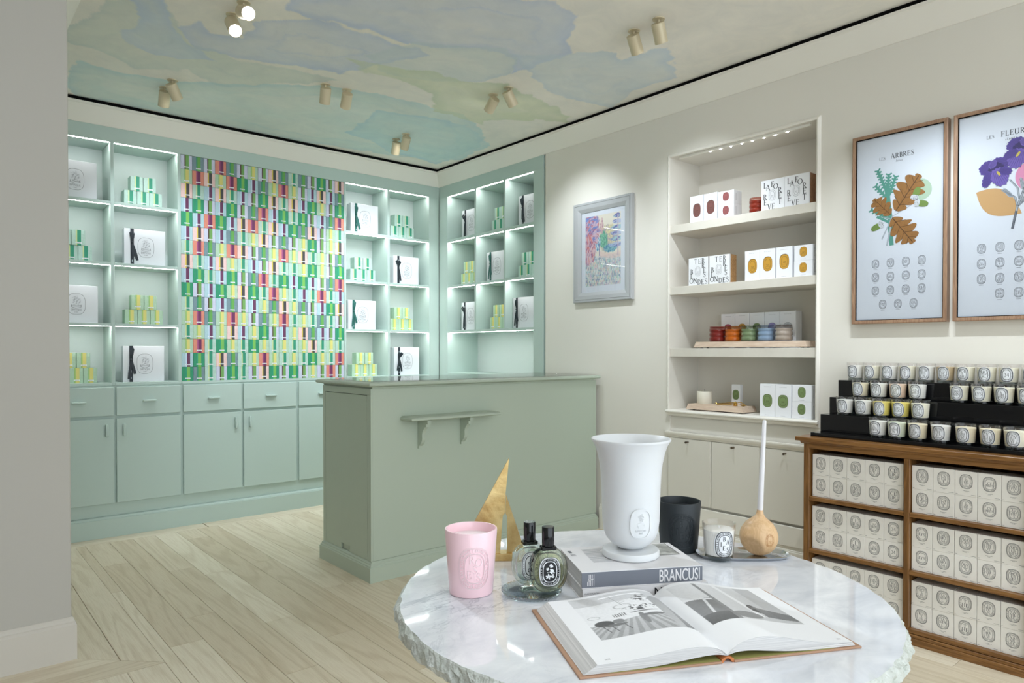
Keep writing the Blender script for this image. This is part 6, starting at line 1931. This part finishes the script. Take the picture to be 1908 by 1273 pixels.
def page_left(s, v):
    c = np.full(len(s), 240.0)
    ph_ = (s < 0.83) & (v > 0.30) & (v < 0.965)
    y = (v - 0.30) / 0.665; x = 1 - s / 0.83                 # x: 0 outer edge, 1 gutter
    g_ = 222 - 16 * y
    g_ = np.where(y < 0.78 + 0.02 * x, 236, g_)              # bright wall
    per = (x - 0.55) / (0.62 - y + 1e-3)
    g_ = np.where(y < 0.30 + 0.10 * x, 188 + 14 * np.sign(np.sin(per * 34)) - 44 * (0.35 - y), g_)      # boarded floor
    g_ = np.where((np.abs(y - 0.44 - 0.04 * x) < 0.035) & (np.abs(x - 0.36) < 0.07) & (np.sin(x * 260) > -0.2), 140, g_)   # shelf of books
    g_ = np.where((np.abs(y - 0.90 - 0.03 * np.sin(x * 3)) < 0.012) & (x > 0.3) & (x < 0.78), 250, g_)
    for lx_ in (0.12, 0.20, 0.33):      # chair legs
        g_ = np.where((np.abs(x - lx_ - 0.25 * (0.24 - y)) < 0.006) & (y > 0.12) & (y < 0.26), 96, g_)
    for cx, cy, rx, ry, val in ((0.15, 0.32, 0.10, 0.07, 92), (0.24, 0.26, 0.13, 0.028, 120), (0.30, 0.33, 0.06, 0.05, 140), (0.56, 0.30, 0.035, 0.14, 140), (0.68, 0.36, 0.13, 0.03, 128), (0.62, 0.46, 0.16, 0.012, 120)):
        m = ell(x, y, cx, cy, rx, ry); g_ = g_ * (1 - m) + val * m
    spk = np.clip((fbm(x * 40, y * 34, 3) - 0.52) * 9, 0, 1)
    for cx, cy, rx, ry in ((0.62, 0.56, 0.20, 0.07), (0.72, 0.80, 0.11, 0.10)):
        m = ell(x, y, cx, cy, rx, ry) * spk; g_ = g_ * (1 - m) + 86 * m
    for cx, cy, rx, ry in ((0.46, 0.64, 0.09, 0.05), (0.10, 0.48, 0.06, 0.035), (0.50, 0.76, 0.03, 0.025)):
        o1 = np.hypot((x - cx) / rx, (y - cy) / ry); g_ = np.where(np.abs(o1 - 1) < 0.10, 190, g_)
    g_ = np.where((np.abs(x - 0.42 - 0.22 * (0.90 - y)) < 0.004) & (y > 0.66) & (y < 0.92), 170, g_)
    cone = (x > 0.80 - 0.02 * y) & (y < 0.86 - 1.1 * np.clip(0.86 - x, 0, 1)) & (x < 0.94)
    g_ = np.where(cone, 196 - 34 * y, g_)
    g_ = np.where((x >= 0.94 - 0.10 * np.clip(0.8 - y, 0, 1)) & (y < 0.86), 142 + 40 * y, g_)
    c = np.where(ph_, g_ + (fbm(x * 60, y * 60, 9) - 0.5) * 16, c)
    nb = (np.abs(s - 0.90) < 0.022) & (np.abs(v - 0.055) < 0.006) & (np.sin(s * 900) > 0)
    return np.where(nb, 150, c)
def page_right(s, v):
    c = np.full(len(s), 241.0)
    ph_ = (s > 0.085) & (s < 0.85) & (v > 0.29) & (v < 0.955)
    x = (s - 0.085) / 0.765; y = (v - 0.29) / 0.665
    g_ = 214 - 30 * (x > 0.3) * (x - 0.3) + 14 * y
    dk = (x < 0.30) & (y < 0.58)
    g_ = np.where(dk, 150 - 20 * y, g_)
    g_ = np.where((x < 0.30) & (np.abs(y - 0.60 + 0.25 * x) < 0.02), 232, g_)
    g_ = np.where((x < 0.30) & (np.abs(x - 0.10 - 0.18 * y) < 0.016) & (y < 0.6), 226, g_)
    g_ = np.where((x < 0.30) & (y < 0.2), 104 + 90 * y, g_)
    g_ = np.where(np.abs(x - 0.315) < 0.022, 150, g_)
    g_ = np.where((np.abs(x - 0.62 + 0.06 * y) < 0.03) & (y > 0.1), 240, g_)
    m = ell(x, y, 0.66, 0.34, 0.06, 0.12) * np.clip(fbm(x * 40, y * 40, 4) * 2, 0, 1); g_ = g_ * (1 - m) + 96 * m
    g_ = np.where((y < 0.42 - 0.55 * (x - 0.66)) & (x > 0.68) & (y > 0.12 - 0.2 * (x - 0.68)), 120 + 60 * (y), g_)
    m = ell(x, y, 0.46, 0.12, 0.16, 0.10); g_ = g_ * (1 - m) + 150 * m
    g_ = np.where(x > 0.80, g_ - 26 * y, g_)
    c = np.where(ph_, g_ + (fbm(x * 50, y * 50, 12) - 0.5) * 10, c)
    nb = (np.abs(s - 0.93) < 0.018) & (np.abs(v - 0.055) < 0.006) & (np.sin(s * 900) > 0)
    return np.where(nb, 150, c)
for sd, pf in ((-1, page_left), (1, page_right)):
    f3 = lambda fn: (lambda u, v: np.stack([fn(u, v)] * 3, 1) * np.array([1.0, 1.0, 1.01]))
    me = colour_grid(240, 220, lambda u, v: (sd * (0.0 + u * (WT[sd] + 0.0012)), 0.004 + v * (D - 0.010), cs(u, ZT[sd])), f3(pf))
    me.materials.append(MATS['print_colour'])
    for p in me.polygons:
        p.use_smooth = True
    put('printed_page', me, t)
    # leaf block under the top page
    ns = 40
    S_ = np.linspace(0, 1, ns)
    zt, zb = cs(S_, ZT[sd]) - 0.0004, cs(S_, ZB[sd])
    nl = 6
    prof = []
    vs, fs = [], []
    for L_ in range(nl):
        f_ = L_ / (nl - 1)
        for k in range(ns):
            xx = sd * S_[k] * (WT[sd] + 0.0012 + (WB[sd] - WT[sd]) * (1 - f_))
            zz = zb[k] + (zt[k] - zb[k]) * f_
            for yy in (0.0045 + 0.0008 * (L_ % 2), D - 0.0065):
                vs.append((xx, yy, zz))
    id_ = lambda L_, k, e: (L_ * ns + k) * 2 + e
    for L_ in range(nl - 1):
        for k in range(ns - 1):
            fs += [(id_(L_, k, 0), id_(L_, k + 1, 0), id_(L_ + 1, k + 1, 0), id_(L_ + 1, k, 0)), (id_(L_, k, 1), id_(L_ + 1, k, 1), id_(L_ + 1, k + 1, 1), id_(L_, k + 1, 1))]
        fs.append((id_(L_, ns - 1, 0), id_(L_, ns - 1, 1), id_(L_ + 1, ns - 1, 1), id_(L_ + 1, ns - 1, 0)))
    for k in range(ns - 1):
        fs += [(id_(0, k, 0), id_(0, k, 1), id_(0, k + 1, 1), id_(0, k + 1, 0)), (id_(nl - 1, k, 0), id_(nl - 1, k + 1, 0), id_(nl - 1, k + 1, 1), id_(nl - 1, k, 1))]
    MB().add(vs, fs).build('leaf_block', 'page_edge', t, 40)
